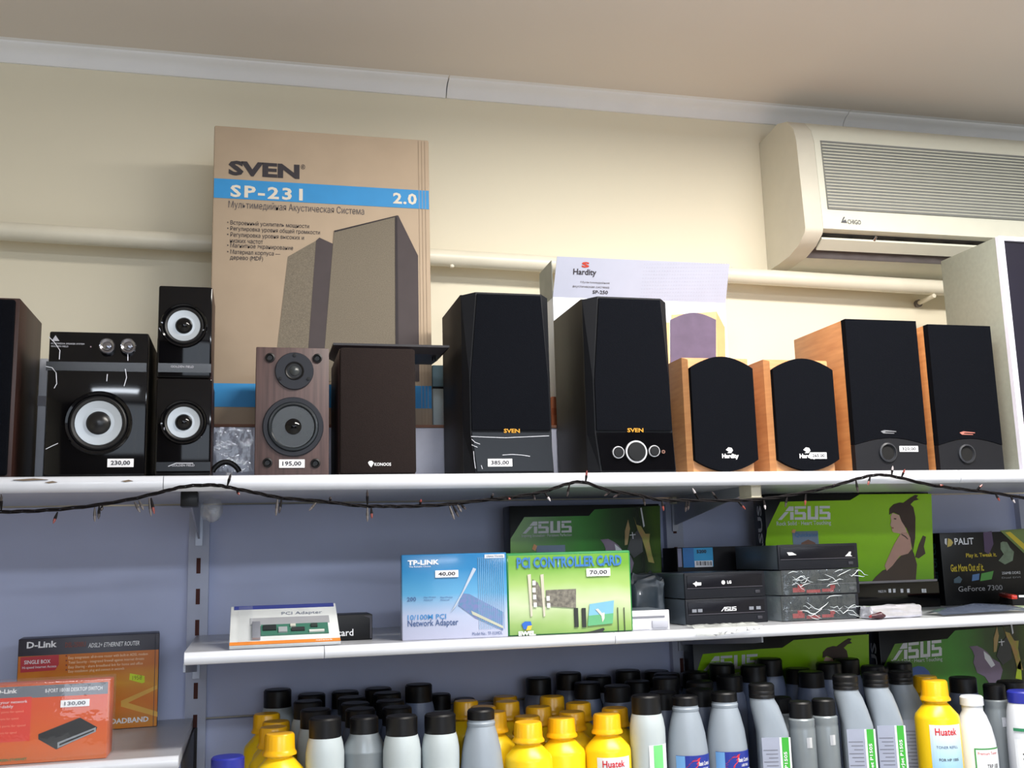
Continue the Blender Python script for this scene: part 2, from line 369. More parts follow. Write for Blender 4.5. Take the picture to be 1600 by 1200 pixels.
# ball of clear tape on the left bracket
tp = atY(320, 786, YF+.12)
bm = bmesh.new(); bmesh.ops.create_icosphere(bm, subdivisions=3, radius=.018)
for v in bm.verts: v.co *= 1+.28*mnoise.noise(v.co*90)
single(link('tape_ball', bm, Mfilm('tape', (170, 176, 184), .25, .12, .9, 90, gloss=.12), loc=(tp.x+.012, tp.y, ztu-.0235), smooth=True), 'crumpled ball of clear tape under the upper shelf at the left bracket', 'tape')

# heating pipe and the pin below it
p0, p1 = atY(0, 361, YW-.052), atY(1470, 450, YW-.052); dv = (p1-p0).normalized()
t = Thing('heating_pipe', 'cream painted pipe running along the wall behind the boxes', 'pipe', p0-dv*1.2)
t.add('tube', bm_tube([Vector((0, 0, 0)), dv*(1.2+(p1-p0).length+1.0)], .0165, 20), m_pipe, smooth=True)
q = atY(705, 404, YW-.052)-t.o
t.add('paint_drip', bm_lathe([(.001, -.0195), (.004, -.019), (.005, -.0165), (.004, -.013)], 10, c=(q.x, -.004, q.z)), m_pipe, smooth=True)
q = atY(1433, 475, YW)
t = Thing('wall_pin', 'short cream plastic pin sticking out of the wall under the pipe', 'pin', (q.x, YW, q.z))
t.add('shaft', bm_tube([(0, 0, 0), (.001, -.06, .004)], .0048, 12), m_pipe, smooth=True)
t.add('collar', bm_tube([(0, 0, 0), (0, -.008, 0)], .0085, 12), M('grey_collar', (120, 112, 108), .6), smooth=40)

# ceiling lamp (behind the top of the picture), plus added fill fittings
for lp, lb in ((LAMP_POS, 'white fluorescent ceiling fitting closest to the back wall'), (LAMPS_FILL[0], 'added white fill fitting on the ceiling behind the viewer on the left'), (LAMPS_FILL[1], 'added white fill fitting on the ceiling behind the viewer on the right')):
    t = Thing('ceiling_lamp', lb, 'lamp', lp, group='ceiling fittings')
    t.box('housing', -.62, .62, -.15, .15, 0, ZCEIL-lp[2], m_white, .006)
    t.box('rim', -.61, .61, -.14, -.13, -.008, .001, m_white); t.box('rim', -.61, .61, .13, .14, -.008, .001, m_white)

# ------------------------------------------------------------------ air conditioner
xa = atY(1209, 300, YW-.05).x
t = Thing('air_conditioner', 'cream split air conditioner indoor unit under the ceiling at the right', 'air conditioner', (xa, YW, 2.19))
m_ac = M('ac_ivory', (226, 226, 212), .35, var=.02); m_ac2 = M('ac_shaded_ivory', (214, 210, 196), .4, var=.02)  # end caps get a darker ivory, the side's shading put into the colour
full = [(-.001, .29), (-.085, .300), (-.125, .288), (-.148, .262), (-.156, .235), (-.166, .046), (-.162, .036), (-.135, .018), (-.095, .006), (-.05, .002), (-.001, 0)]
t.add('end_cap', bm_extx(full, 0, .040), m_ac2, smooth=35)
t.add('casing', bm_extx([(-.001, .29), (-.085, .300), (-.125, .288), (-.148, .262), (-.156, .235), (-.166, .046), (-.150, .042), (-.085, .056), (-.075, .012), (-.05, .002), (-.001, 0)], .0405, .80), m_ac, smooth=35)
t.add('end_cap', bm_extx(full, .8005, .84), m_ac2, smooth=35)
# grille slats follow the sloping front
z0, z1, n = .094, .232, 21
base = None
for i in range(n):
    z = z0+(z1-z0)*i/(n-1); yb = -.156-.010*(.235-z)/.189
    if base is None:
        bm = bm_extx([(.004, -.0014), (-.0042, -.0020), (-.0050, -.0006), (.004, .0022)], .056, .79); o = t.add('slat', bm, m_ac); base = o.data
    else: o = link('slat', base, None, t.e)
    o.location = (0, yb, z)
t.add('intake_recess', bm_extx([(-.1668, .088), (-.1572, .238), (-.150, .238), (-.158, .088)], .055, .79), M('ac_recess', (128, 130, 128), .7))
t.box('outlet_cavity', .041, .80, -.149, -.078, .0405, .0425, M('outlet_black', (22, 20, 28), .6))
t.add('outlet_back', bm_extx([(-.086, .0555), (-.088, .0405), (-.078, .010), (-.076, .0125)], .041, .80), M('outlet_grey', (112, 106, 108), .6))
lv = t.add('louver', bm_extx([(-.152, .028), (-.128, .012), (-.126, .0155), (-.150, .0325)], .044, .797), m_ac)
t.add('louver_knob', bm_tube([(.165, -.150, .0325), (.165, -.158, .037)], [.004, .0025], 12), m_chrome, lv, smooth=True)
for i in range(12):
    t.box('vane', .07+i*.058, .0725+i*.058, -.13, -.095, .024, .043, M('outlet_vane', (48, 46, 58), .6))
lg = M('grey_logo', (84, 86, 92), .5)
yb = -.1655
def acp(px, py): return t.px(px, py, yb)
t.text('brand_text', 'CHIGO', 1324, 343.5, 1345, 350.5, lg, 1, y=yb, bold=.01)
t.polypx('brand_mark', [(1314, 348), (1318, 339), (1320, 339), (1317, 345), (1321, 343), (1323.5, 348.5)], lg, 1, y=yb)

# ------------------------------------------------------------------ upper shelf
def speaker_group(): return 'loudspeakers on the upper shelf'
GS = speaker_group()
YS = YF+.022
def driver(t, px, py, rpx, parent=None, cone=m_cone, cap=m_gloss, rim=m_gloss, y=0.0):
    """round driver: trim ring, rubber surround, cone and dust cap"""
    cx, cz = t.px(px, py, y); r = t.px(px+rpx, py, y)[0]-cx
    R = t.turn('trim_ring', cx, cz, [(r*1.42, .001), (r*1.42, -.003), (r*1.36, -.005), (r*1.26, -.004), (r*1.2, .001)], rim, y=y)
    t.turn('surround', cx, cz, [(r*1.25, .0005), (r*1.22, -.0015), (r*1.12, -.004), (r*1.02, -.0025), (r*.99, .0006)], m_rubber, y=y)
    t.turn('cone', cx, cz, [(r*1.0, -.0008), (r*.98, -.0018), (r*.5, -.0003), (r*.2, -.0001)], cone, y=y)
    t.turn('dust_cap', cx, cz, [(r*.53, .0), (r*.5, -.0022), (r*.4, -.0055), (r*.25, -.0082), (r*.08, -.0095), (.0001, -.0096)], cap, y=y)
    return R
# dark wooden speaker cut by the left edge
a = atY(24, 600, YS); top = atY(28, 465, YS).z; dd = atZ(70, 505, top).y-YS
t = Thing('bookshelf_speaker', 'dark mahogany speaker with black front at the far left edge', 'speaker', (a.x-.075, YS, ZT), 0, GS, w=.15, d=dd, h=top-ZT)
t.box('cabinet', -.075, .075, .004, t.d, 0, t.h, m_red, .0015)
t.box('grille', -.072, .070, -.006, .004, .003, t.h-.004, m_cloth, .003)
t = upright('white_carton', 'thin pale carton edge between the left speaker and the subwoofer', 'box', 58, 71, 650, 560, YS+.15, .05, ZT)
t.body(M('pale_carton', (196, 198, 206), .6), .001)
t.box('tape_band', -t.w/2-.0004, t.w/2+.0004, -.0006, t.d, t.h*.62, t.h*.7, M('tape_grey', (120, 118, 126), .4))
# subwoofer
t = upright('subwoofer', 'glossy black subwoofer with large silver cone and two chrome knobs', 'speaker', 72, 229, 640, 519, YS, .24, ZT, 0, GS)
t.box('cabinet', -t.w/2, t.w/2, .006, t.d, 0, t.h, m_vinyl, .002)
f = t.box('front_panel', -t.w/2, t.w/2, 0, .007, .001, t.h, m_gloss, .0025)
t.rectpx('groove', 72, 566, 229, 580, M('dark_grey_gloss', (15, 16, 21), .2, spec=.35), 1)
driver(t, 154, 661, 37.5, cap=M('satin_black', (16, 16, 20), .3))
for px in (168, 201):
    cx, cz = t.px(px, 542)
    t.turn('knob', cx, cz, [(.0115, 0), (.0112, -.008), (.0100, -.0095), (.0085, -.009), (.0060, -.0062), (.0001, -.0085)], M('knob_chrome', (150, 150, 158), .18, metal=1.0), 32)
t.polypx('brand_mark', [(81, 533), (87, 524), (93, 533)], M('grey_print', (168, 168, 176), .5), 2)
t.text('caption', 'MULTIMEDIA SPEAKER SYSTEM', 80, 536, 132, 538.6, M('grey_print', (168, 168, 176), .5), 2, bold=.02)
t.text('caption', 'GOLDEN FIELD', 80, 540, 107, 542.6, M('grey_print', (168, 168, 176), .5), 2, bold=.02)
t.rectpx('indicator', 141, 541, 143, 543, M('led', (150, 130, 140), .4), 2)
t.tag('230,00', 168, 717, 209, 730, 4)
# protective film still on its front, its crease highlights painted as pale tubes
def film_strip(t, pts, rpx=0.9, mat=None):
    return t.add('film_crease_glint', bm_tube([(t.px(a, b)[0], -.0022, t.px(a, b)[1]) for a, b in pts], .0006, 6), mat or M('film_crease_glint', (214, 216, 226), .15), smooth=True)
for p in ([(77, 527), (86, 536), (94, 548), (93, 562)], [(72, 573), (82, 575), (88, 583), (89, 600), (85, 607)], [(200, 553), (200, 564)], [(196, 577), (198, 590), (194, 604)], [(168, 585), (167, 596)], [(72, 702), (82, 697), (91, 693)]):
    film_strip(t, p)
# two satellites, one on the other
def satellite(label, pl, pr, pm, pt, z, drv, txt):
    t = upright('satellite_speaker', label, 'speaker', pl, pr, pm, pt, YS+.004, .12, z, 0, GS)
    t.box('cabinet', -t.w/2, t.w/2, .006, t.d, 0, t.h, m_red, .002)
    t.box('front_panel', -t.w/2, t.w/2, 0, .0075, .0005, t.h, m_gloss, .003)
    driver(t, *drv)
    t.rectpx('groove', pl+1, txt[1]-5, pr-1, txt[1]+9, M('dark_grey_gloss', (15, 16, 21), .2, spec=.35), 1)
    t.text('brand_text', 'GOLDEN FIELD', txt[0], txt[1]-1.5, txt[0]+36, txt[1]+2, M('grey_print', (168, 168, 176), .5), 3, bold=.02)
    return t
zb_top = atY(287, 590, YS+.004).z
s1 = satellite('glossy black satellite speaker standing on the shelf beside the subwoofer', 243, 330, 665, 591, ZT, (287, 660, 26), (268, 727))
film_strip(s1, [(263, 729), (275, 724), (302, 724)])
film_strip(s1, [(257, 668), (256, 676), (260, 681)]); film_strip(s1, [(318, 676), (314, 683), (308, 686)])
s2 = satellite('glossy black satellite speaker stacked on top of the other one', 246, 331, 520, 447, ZT+s1.h+.0004, (287.5, 509, 26), (267, 573))
film_strip(s2, [(249, 513), (253, 520), (257, 520)]); film_strip(s2, [(316, 517), (322, 514)])

# cable loop
pts = [atY(332+3*k, 737-15*math.sin(math.pi*k/14)**.7, YS+.06) for k in range(15)]
t = Thing('cable', 'black cable loop lying on the upper shelf by the walnut speaker', 'cable', (pts[0].x, YS+.06, ZT))
t.add('loop', bm_tube([p-t.o for p in pts], .0042, 10), m_black, smooth=True)
t.add('plug', bm_box(.020, .030, -.006, .006, .0005, .010, .002), M('pale_plug', (180, 180, 186), .5))

# riser at the back of the shelf
YR = YS+.185
zr = atY(670, 664, YR).z
xa, xb = atY(322, 700, YR).x, atY(1060, 700, YR).x
t = Thing('riser', 'low white riser with brown top behind the speakers', 'riser', ((xa+xb)/2, YR, ZT), w=xb-xa, d=YW-YR-.005, h=zr-ZT)
t.box('front_board', -t.w/2, t.w/2, 0, .012, 0, t.h-.005, M('white_laminate', (212, 214, 232), .35), .001)
t.box('side_board', -t.w/2, -t.w/2+.012, .0125, t.d, 0, t.h-.005, M('white_laminate', (212, 214, 232), .35))
t.box('side_board', t.w/2-.012, t.w/2, .0125, t.d, 0, t.h-.005, M('white_laminate', (212, 214, 232), .35))
t.box('top_board', -t.w/2, t.w/2, -.003, t.d, t.h-.005, t.h, M('brown_hardboard', (140, 98, 78), .7), .0008)
bm = bmesh.new(); n = 14
fx0, fz0 = t.px(326, 738); fx1, fz1 = t.px(396, 668)
g = [[bm.verts.new((fx0+(fx1-fx0)*i/n, -.004-.004*abs(mnoise.noise(Vector((i*.5, j*.5, 3)))), fz0+(fz1-fz0)*j/n)) for i in range(n+1)] for j in range(n+1)]
for j in range(n):
    for i in range(n): bm.faces.new((g[j][i], g[j][i+1], g[j+1][i+1], g[j+1][i]))
t.add('plastic_wrap', bm, m_film, smooth=True, label='clear plastic film over the riser front')

# tall cardboard carton
YX = YR+.026
t = upright('speaker_carton', 'tall brown cardboard carton printed with two speakers and blue stripes', 'box', 330, 673, 430, 207, YX, YW-YX-.083, zr)
def carton(t):
    t.body(m_kraft, .003)
    W = t.w/2
    def band(ct, cb, nm):
        zt, zb = t.px(503, ct)[1], t.px(503, cb)[1]
        t.poly(nm, [(-W+.0015, zb), (W-.0015, zb), (W-.0015, zt), (-W+.0015, zt)], m_blue, 1)
    band(288.5, 318, 'blue_band'); band(601, 637, 'blue_band')
    t.text('brand_text', 'SVEN', 357, 254, 468, 277, m_dark, 1, bold=.045)
    t.text('registered_mark', '®', 470, 257, 477, 265, m_dark, 1)
    pt = M('pale_print', (222, 214, 200), .6)
    t.text('model_text', 'SP-231', 360, 292, 473, 311, pt, 2, bold=.03, spacing=1.2)
    t.text('channel_text', '2.0', 614, 302, 651, 319.5, pt, 2, bold=.03, spacing=1.1)
    t.text('subtitle', 'Мультимедийная Акустическая Система', 357, 319, 569, 333, M('grey_ink', (92, 84, 84), .6), 1)
    for s, x1, y in (('• Встроенный усилитель мощности', 483, 347), ('• Регулировка уровня общей громкости', 500, 356.5), ('• Регулировка уровня высоких и', 475, 365.5), ('низких частот', 411, 373.5), ('• Магнитное экранирование', 458, 382), ('• Материал корпуса —', 438, 391.5), ('дерево (MDF)', 411, 400)):
        x0 = 355 if s[0] == '•' else 359.5
        t.text('feature_text', s.strip(), x0, y, x1, y+8.5, m_dark, 1)
    fr = M('printed_grille', (132, 122, 106), .8, scale=700, rgb2=(104, 96, 84)); sd = M('printed_side', (74, 66, 68), .8); ed = M('printed_edge', (50, 44, 48), .8)
    t.polypx('printed_speaker', [(450, 401), (494, 376), (487, 596), (427, 596)], fr, 1)
    t.polypx('printed_speaker', [(494, 376), (499, 371.5), (520, 381), (505, 596), (478, 596)], sd, 2)
    t.polypx('printed_speaker', [(522, 361), (617, 339), (618, 596), (503, 596)], fr, 3)
    t.polypx('printed_speaker', [(617, 339), (622, 337), (653, 400), (655, 596), (618, 596)], sd, 4)
    t.polypx('printed_edge', [(522, 361), (621, 337), (621, 338.5), (523, 363)], ed, 5)
    t.polypx('printed_edge', [(617, 340), (620.5, 340), (623, 596), (618, 596)], ed, 5)
    for x in (656, 661, 666):
        a = t.px(x, 430)[0]; t.poly('crease', [(a, .004), (a+.0008, .004), (a+.0008, t.h-.004), (a, t.h-.004)], M('kraft_crease', (170, 150, 128), .8), 1.2)
carton(t)
# pale box beside it
t = upright('white_box', 'pale blue and white box on the riser between carton and black speaker', 'box', 676, 760, 620, 571, YX+.03, .1, zr)
t.box('base', -t.w/2, t.w/2, 0, t.d, 0, t.h*.63, M('pale_mint', (206, 220, 222), .5), .002)
t.box('gap', -t.w/2+.001, t.w/2-.001, .001, t.d, t.h*.63, t.h*.66, m_black)
t.box('lid', -t.w/2, t.w/2, 0, t.d, t.h*.66, t.h, M('pale_teal', (128, 164, 178), .5), .002)

# walnut speaker without its grille
m_tw = M('tweeter_plate', (30, 32, 40), .5, spec=.3)
def konoos(label, pl, pr, pm, pt, Y):
    t = upright('bookshelf_speaker', label, 'speaker', pl, pr, pm, pt, Y, .17, ZT, 0, GS)
    t.box('cabinet', -t.w/2, t.w/2, 0, t.d, 0, t.h, m_walnut, .0015)
    return t
t = konoos('walnut bookshelf speaker with uncovered tweeter and woofer', 399, 514, 640, 543, YS)
cx, cz = t.px(460, 580); r = t.px(490, 580)[0]-cx
t.turn('tweeter_plate', cx, cz, [(r, .001), (r, -.002), (r*.97, -.003), (r*.5, -.003), (r*.44, -.001)], m_tw)
t.turn('tweeter_horn', cx, cz, [(r*.5, -.0028), (r*.46, -.0042), (r*.3, -.0012), (r*.24, -.0011)], m_black)
t.turn('tweeter_dome', cx, cz, [(r*.27, -.001), (r*.25, -.004), (r*.15, -.0065), (.0001, -.0075)], M('tweeter_dome', (54, 58, 60), .3))
for a in (90, 210, 330):
    t.turn('screw', cx+r*.84*math.cos(math.radians(a)), cz+r*.84*math.sin(math.radians(a)), [(.0028, -.0025), (.0028, -.004), (.0001, -.0044)], m_black, 12)
cx, cz = t.px(458, 667); r = t.px(505.5, 667)[0]-cx
t.turn('woofer_frame', cx, cz, [(r, .001), (r, -.002), (r*.97, -.0035), (r*.84, -.0035), (r*.8, -.001)], m_tw)
t.turn('surround', cx, cz, [(r*.84, -.0025), (r*.8, -.006), (r*.74, -.0065), (r*.68, -.003)], M('glossy_rubber', (34, 38, 42), .25))
t.turn('cone', cx, cz, [(r*.72, -.0035), (r*.69, -.0036), (r*.3, .0), (r*.25, .0005)], M('poly_cone', (30, 32, 31), .2))
t.turn('dust_cap', cx, cz, [(r*.29, -.0005), (r*.26, -.005), (r*.16, -.009), (.0001, -.0105)], m_gloss)
for px, py in ((422, 559), (496, 560), (418, 723), (493, 724)):
    x, z = t.px(px, py); rr = .0072
    t.turn('grille_socket', x, z, [(rr, .001), (rr, -.002), (rr*.7, -.0028), (rr*.5, -.0005), (.0001, -.0004)], m_black, 20)
t.tag('195,00', 436, 718, 476, 731, 3)
t = konoos('walnut bookshelf speaker covered by its brown grille', 530, 648, 640, 546, YS+.012)
t.box('grille', -t.w/2, t.w/2, -.012, -.0003, .002, t.h, m_brcloth, .004)
yg = -.012
t.polypx('brand_mark', [(575, 723), (577, 720.5), (581, 720), (584, 723), (582, 727), (580, 730), (577, 727)], m_ink, 1, y=yg)
t.text('brand_text', 'KONOOS', 585, 723, 611, 728, m_ink, 1, y=yg, bold=.02)
# the other grille lies flat on top, pegs down
p = atY(530, 548, YS+.02); q = atY(694, 549, YS+.02)
gz = ZT+t.h+.0004
xl = atZ(516, 549, gz+.012).x; xr = atZ(695, 549, gz+.012).x
g = Thing('speaker_grille', 'loose black speaker grille lying flat on the covered walnut speaker', 'speaker grille', ((xl+xr)/2, YS+.035, gz), w=xr-xl, d=.115, group=None)
W, D = g.w/2, g.d
g.add('frame', bm_loft([[(-W+.012, .012, .0005), (W-.012, .012, .0005), (W-.012, D-.012, .0005), (-W+.012, D-.012, .0005)], [(-W, 0, .010), (W, 0, .010), (W, D, .010), (-W, D, .010)], [(-W, 0, .0135), (W, 0, .0135), (W, D, .0135), (-W, D, .0135)]]), M('grille_plastic', (30, 25, 30), .4))
for x in (-W+.02, W-.02):
    g.add('peg', bm_tube([(x, .035, .004), (x, .035, -.006)], .0032, 10), m_black, smooth=40)

# black two-way speakers
def sven(label, x0, x1, group=GS):
    """front corners of the cabinet by sight line; baffle swells out and narrows towards the top"""
    t = upright('bookshelf_speaker', label, 'speaker', x0, x1, 640, 0, YS+.012, .165, ZT, 0, group)
    return t
def build_sven(t, h, panel):
    t.h = h; W = t.w/2
    t.box('cabinet', -W, W, .0005, t.d, 0, h, m_vinyl, .0015)
    def P(u, v, y): return (-W+u*2*W, y, v*h)
    outer = [(0, 0), (1, 0), (1, .22), (1, .52), (1, .99), (0, .99), (0, .52), (0, .22)]
    inner = [(.11, 0), (.985, 0), (.965, .22), (.955, .52), (.90, 1.0), (.15, 1.0), (.06, .52), (.06, .22)]
    t.add('baffle', bm_loft([[P(u, v, .0003) for u, v in outer], [P(u, v, -.006) for u, v in outer], [P(u, v, -.020) for u, v in inner]]), M('baffle_plastic', (16, 18, 24), .55, spec=.25))
    gi = [(.075, .235), (.955, .235), (.945, .52), (.888, .988), (.162, .988), (.075, .52)]
    t.add('grille', bm_prism([(P(u, v, 0)[0], v*h) for u, v in gi], -.0235, -.0195), m_cloth)
    pi = [(.125, .012), (.972, .012), (.958, .222), (.075, .222)]
    t.add('control_panel', bm_prism([(P(u, v, 0)[0], v*h) for u, v in pi], -.0222, -.0195), m_gloss if panel else M('black_gloss_soft', (8, 8, 11), .15, spec=.35))
YV = YS+.012
ha = atY(790, 458, YV-.02).z-ZT
ta = upright('bookshelf_speaker', 'black bookshelf speaker with gold lettering and a 385,00 price tag', 'speaker', 722, 859, 640, 458, YV, .165, ZT, 0, GS)
build_sven(ta, ha, False)
tb = upright('bookshelf_speaker', 'black bookshelf speaker with a large chrome ringed volume dial', 'speaker', 914, 1046, 640, 462, YV, .165, ZT, 0, GS)
build_sven(tb, ha, True)
yq = -.0235
ta.text('brand_text', 'SVEN', 787, 670, 812, 676.5, m_gold, 1, y=yq, bold=.03)
tb.text('brand_text', 'SVEN', 980, 669, 1005, 675.5, m_gold, 1, y=yq, bold=.03)
ta.tag('385,00', 762, 717, 800, 729, 3, y=-.0222)
for p in ([(736, 682), (760, 683), (790, 684), (858, 681)], [(737, 686), (742, 691), (750, 694)], [(737, 695), (746, 699)], [(740, 705), (741, 718), (743, 732)], [(785, 711), (800, 710), (815, 711), (828, 713)], [(752, 727), (754, 733)]):
    ta.add('film_crease_glint', bm_tube([(ta.px(a, b, -.023)[0], -.0226, ta.px(a, b, -.023)[1]) for a, b in p], .0005, 6), M('film_crease_glint', (214, 216, 226), .15), smooth=True)  # pale tubes paint the highlights along the film creases
def ring(t, px, py, rp, y):
    cx, cz = t.px(px, py, y); r = t.px(px+rp, py, y)[0]-cx
    k = t.turn('dial', cx, cz, [(r*.84, 0), (r*.84, -.005), (r*.78, -.006), (.0001, -.0062)], m_black, 36, y=y)
    bm = bmesh.new(); n = 36
    a = [[bm.verts.new((cx+rr*math.cos(2*math.pi*i/n), y+yy, cz+rr*math.sin(2*math.pi*i/n))) for i in range(n)] for rr, yy in ((r*.86, -.0002), (r*.86, -.0035), (r, -.0035), (r, -.0002))]
    for b, c in zip(a, a[1:]+a[:1]):
        for i in range(n): bm.faces.new((b[i], b[(i+1) % n], c[(i+1) % n], c[i]))
    t.add('dial_ring', bm, M('satin_ring', (200, 200, 204), .3, metal=.3), k, smooth=40)
ring(tb, 993.5, 706, 16.5, -.0222); ring(tb, 965.5, 707, 9, -.0222); ring(tb, 1021.5, 705, 8.5, -.0222)
cx, cz = tb.px(1036, 706, -.0222)
tb.turn('headphone_jack', cx, cz, [(.003, 0), (.003, -.002), (.0016, -.002), (.0014, 0)], M('copper_ring', (150, 110, 96), .3, metal=.7), 16, y=-.0222)

# open white product carton with printed speakers behind
YH = YX-.004
zbx = atY(1000, 621, YH).z
t = upright('cardboard_box', 'low reddish brown cardboard box under the white product carton', 'box', 862, 1128, 640, 621, YH+.004, YW-YH-.065, zr)
t.box('carton', -t.w/2, t.w/2, 0, t.d, 0, t.h, M('red_brown_card', (176, 100, 62), .7), .002)
t.box('tape', -t.w/2-.0003, t.w/2+.0003, -.0004, .0, t.h*.4, t.h*.62, M('brown_tape', (160, 84, 50), .3))
t = upright('product_carton', 'open white product carton with raised lid printed with speakers', 'box', 867, 1139, 560, 468, YH, YW-YH-.066, zbx)
mw = M('white_card', (220, 226, 236), .45, var=.01)
t.body(mw, .0015)
zl = t.px(1000, 470)[1]; W = t.w/2; lh = .073
lid = t.add('lid_flap', bm_loft([[(-W, .0005, zl), (W, .0005, zl), (W, .002, zl), (-W, .002, zl)], [(-W+.004, -.023, zl+lh), (W+.002, -.023, zl+lh), (W+.002, -.0215, zl+lh), (-W+.004, -.0215, zl+lh)]]), M('silver_card', (182, 186, 206), .4, var=.02))
sl = .0235/lh
def lidtext(name, s, x0, yt, x1, yb, mat, bold=0.0):
    a = t.px(x0, (yt+yb)/2, -.012)[0]; b = t.px(x1, (yt+yb)/2, -.012)[0]
    zt = t.px((x0+x1)/2, yt, -.014)[1]; zb = t.px((x0+x1)/2, yb, -.01)[1]
    me = fit_text(s, a, b, zb, zt, 0, bold=bold)
    for v in me.vertices: v.co.y = .0005-(v.co.z-zl)*sl-.0008
    t.add(name, me, mat, lid)
lidtext('brand_text', 'Hardity', 895, 421, 931, 433, m_dark, .02)
lidtext('brand_mark', 'S', 907, 411, 919, 420, M('red_ink', (190, 60, 40), .5), .05)
lidtext('subtitle', 'Мультимедийная', 908, 439, 953, 443.5, M('grey_ink', (92, 84, 84), .6))
lidtext('subtitle', 'акустическая система', 896, 445, 953, 450, M('grey_ink', (92, 84, 84), .6))
lidtext('model_text', 'SP-250', 928, 452, 952, 458, m_dark, .02)
bm = bmesh.new()
for j in range(11):
    for i in range(34):
        a, z = t.px(1004+i*4.1, 415+j*5.1, -.012); y = .0005-(z-zl)*sl-.0006
        bm.faces.new([bm.verts.new((a+dx, y-dz*sl, z+dz)) for dx, dz in ((0, 0), (.0011, 0), (.0011, .0011), (0, .0011))])
t.add('dot_pattern', bm, M('dot_grey', (172, 174, 192), .5), lid)['kind'] = 'stuff'
zs0 = t.h
t.add('side_flap', bm_extx([(.002, zs0-.002), (t.d-.020, zs0-.002), (t.d-.020, zs0+.067), (.002, zs0+.070)], -W, -W+.0015), M('grey_card_back', (168, 172, 166), .7))
mp = M('printed_purple', (92, 76, 104), .6, var=.12, scale=40); mb = M('printed_beech', (222, 184, 132), .6)
def arc(x0, x1, yt, ysh, yb, n=10):
    return [(x0, yb), (x1, yb)]+[(x1+(x0-x1)*k/n, ysh-(ysh-yt)*math.sin(math.pi*k/n)) for k in range(n+1)]
t.polypx('printed_speaker', [(1030, 504), (1046, 504), (1046, 618), (1010, 618), (1010, 504)], mb, 1)
t.polypx('printed_speaker', arc(1006, 1041, 508, 515, 618), mp, 2)
t.polypx('printed_speaker', [(1049, 492), (1119, 487), (1132, 512), (1134, 618), (1045, 618)], mb, 3)
t.polypx('printed_speaker', [(1119, 487), (1132, 512), (1134, 618), (1122, 618)], M('printed_beech_side', (204, 162, 108), .6), 4)
t.polypx('printed_speaker', arc(1047, 1118, 489, 500, 618), mp, 5)

# beech speakers with rounded black grilles
def hardity(label, pl, pr, pt, Y, rz=0.0, tag=None, lg=None):
    t = upright('bookshelf_speaker', label, 'speaker', pl, pr, 650, pt, Y, .15, ZT, rz, GS)
    W, h = t.w/2, t.h
    t.add('cabinet', bm_loft([[(-W, t.d, 0), (W, t.d, 0), (W, t.d, h), (-W, t.d, h)], [(-W, .012, 0), (W, .012, 0), (W, .012, h), (-W, .012, h)], [(-W+.006, 0, 0), (W-.006, 0, 0), (W-.006, 0, h-.005), (-W+.006, 0, h-.005)]]), m_beech)
    x0, x1 = -W+.006, W-.002; n = 14
    top = [(x1+(x0-x1)*k/n, h*.895+h*.10*math.sin(math.pi*k/n)**.9) for k in range(n+1)]
    bot = [(x0+(x1-x0)*k/n, h*.105-h*.098*math.sin(math.pi*k/n)**.9) for k in range(n+1)]
    t.add('grille', bm_prism(top+bot, -.010, -.0004), m_cloth)
    y = -.010
    px, py = lg
    t.text('brand_text', 'Hardity', px-13, py, px+13, py+9, m_ink, 1, y=y, bold=.05)
    t.polypx('brand_mark', [(px-5, py-1), (px-2, py-3), (px-7, py-6), (px-3, py-10), (px+2, py-9), (px+4, py-5), (px+1, py-1)], m_ink, 1, y=y)
    if tag: t.tag('265,00', *tag, 3, y=y)
    return t
hardity('beech speaker with rounded black grille beside the black volume dial speaker', 1074, 1178, 558, YS+.006, lg=(1141, 709))
hardity('beech speaker with rounded black grille bearing a 265,00 price tag', 1203, 1303, 561, YS+.006, tag=(1265, 707, 1291, 717), lg=(1262, 709))

# tall cherry speakers
def cherry(label, pl, pr, pt, Y, mk, port, tag=None, mkc=None):
    t = upright('tower_speaker', label, 'speaker', pl, pr, 620, pt, Y, .168, ZT, 0, GS); W, h = t.w/2, t.h
    t.box('cabinet', -W, W, 0, t.d, 0, h, m_orange, .0015)
    zs = h*.17; n = 10
    lower = [(-W, .0), (W, .0)]+[(W-2*W*k/n, zs+.012*math.sin(math.pi*k/n)) for k in range(n+1)]
    t.add('lower_panel', bm_prism(lower, -.013, -.0003), M('panel_plastic', (18, 19, 25), .5, spec=.3))
    upper = [(-W+2*W*k/n, zs+.0006+.012*math.sin(math.pi*k/n)) for k in range(n+1)]+[(W, h), (-W, h)]
    t.add('grille', bm_prism(upper, -.014, -.0003), m_cloth)
    y = -.013
    cx, cz = t.px(*port, y); r = .0135
    t.turn('bass_port', cx, cz, [(r*1.25, .0), (r*1.25, -.003), (r*1.05, -.004), (r*.98, -.001), (r*.95, -.0003)], M('port_rim', (44, 46, 52), .35), y=y)
    t.turn('port_hole', cx, cz, [(r*.99, -.0002), (r*.99, -.0006), (.0001, -.0006)], M('port_black', (4, 4, 6), .9), y=y)
    x, yy = mk
    t.polypx('brand_mark', [(x-12, yy-1), (x-6, yy-3), (x+12, yy-1.2), (x+12, yy), (x-4, yy-.8), (x-6, yy+.6), (x+9, yy+1.6), (x+9, yy+2.6), (x-8, yy+2.2)], mkc, 1, y=-.014)
    if tag: t.tag('320,00', *tag, 2, y=y)
    return t
cherry('cherry wood speaker with black front and a 320,00 price tag', 1323, 1434, 503, YS+.014, (1388, 675), (1387, 707), (1405, 697, 1434, 706), M('grey_badge', (150, 152, 160), .3, metal=.5))
cherry('cherry wood speaker with a pink badge next to the grey cabinet', 1452, 1550, 511, YS+.014, (1511, 677), (1510, 709), None, M('pink_badge', (205, 130, 120), .3, metal=.4))

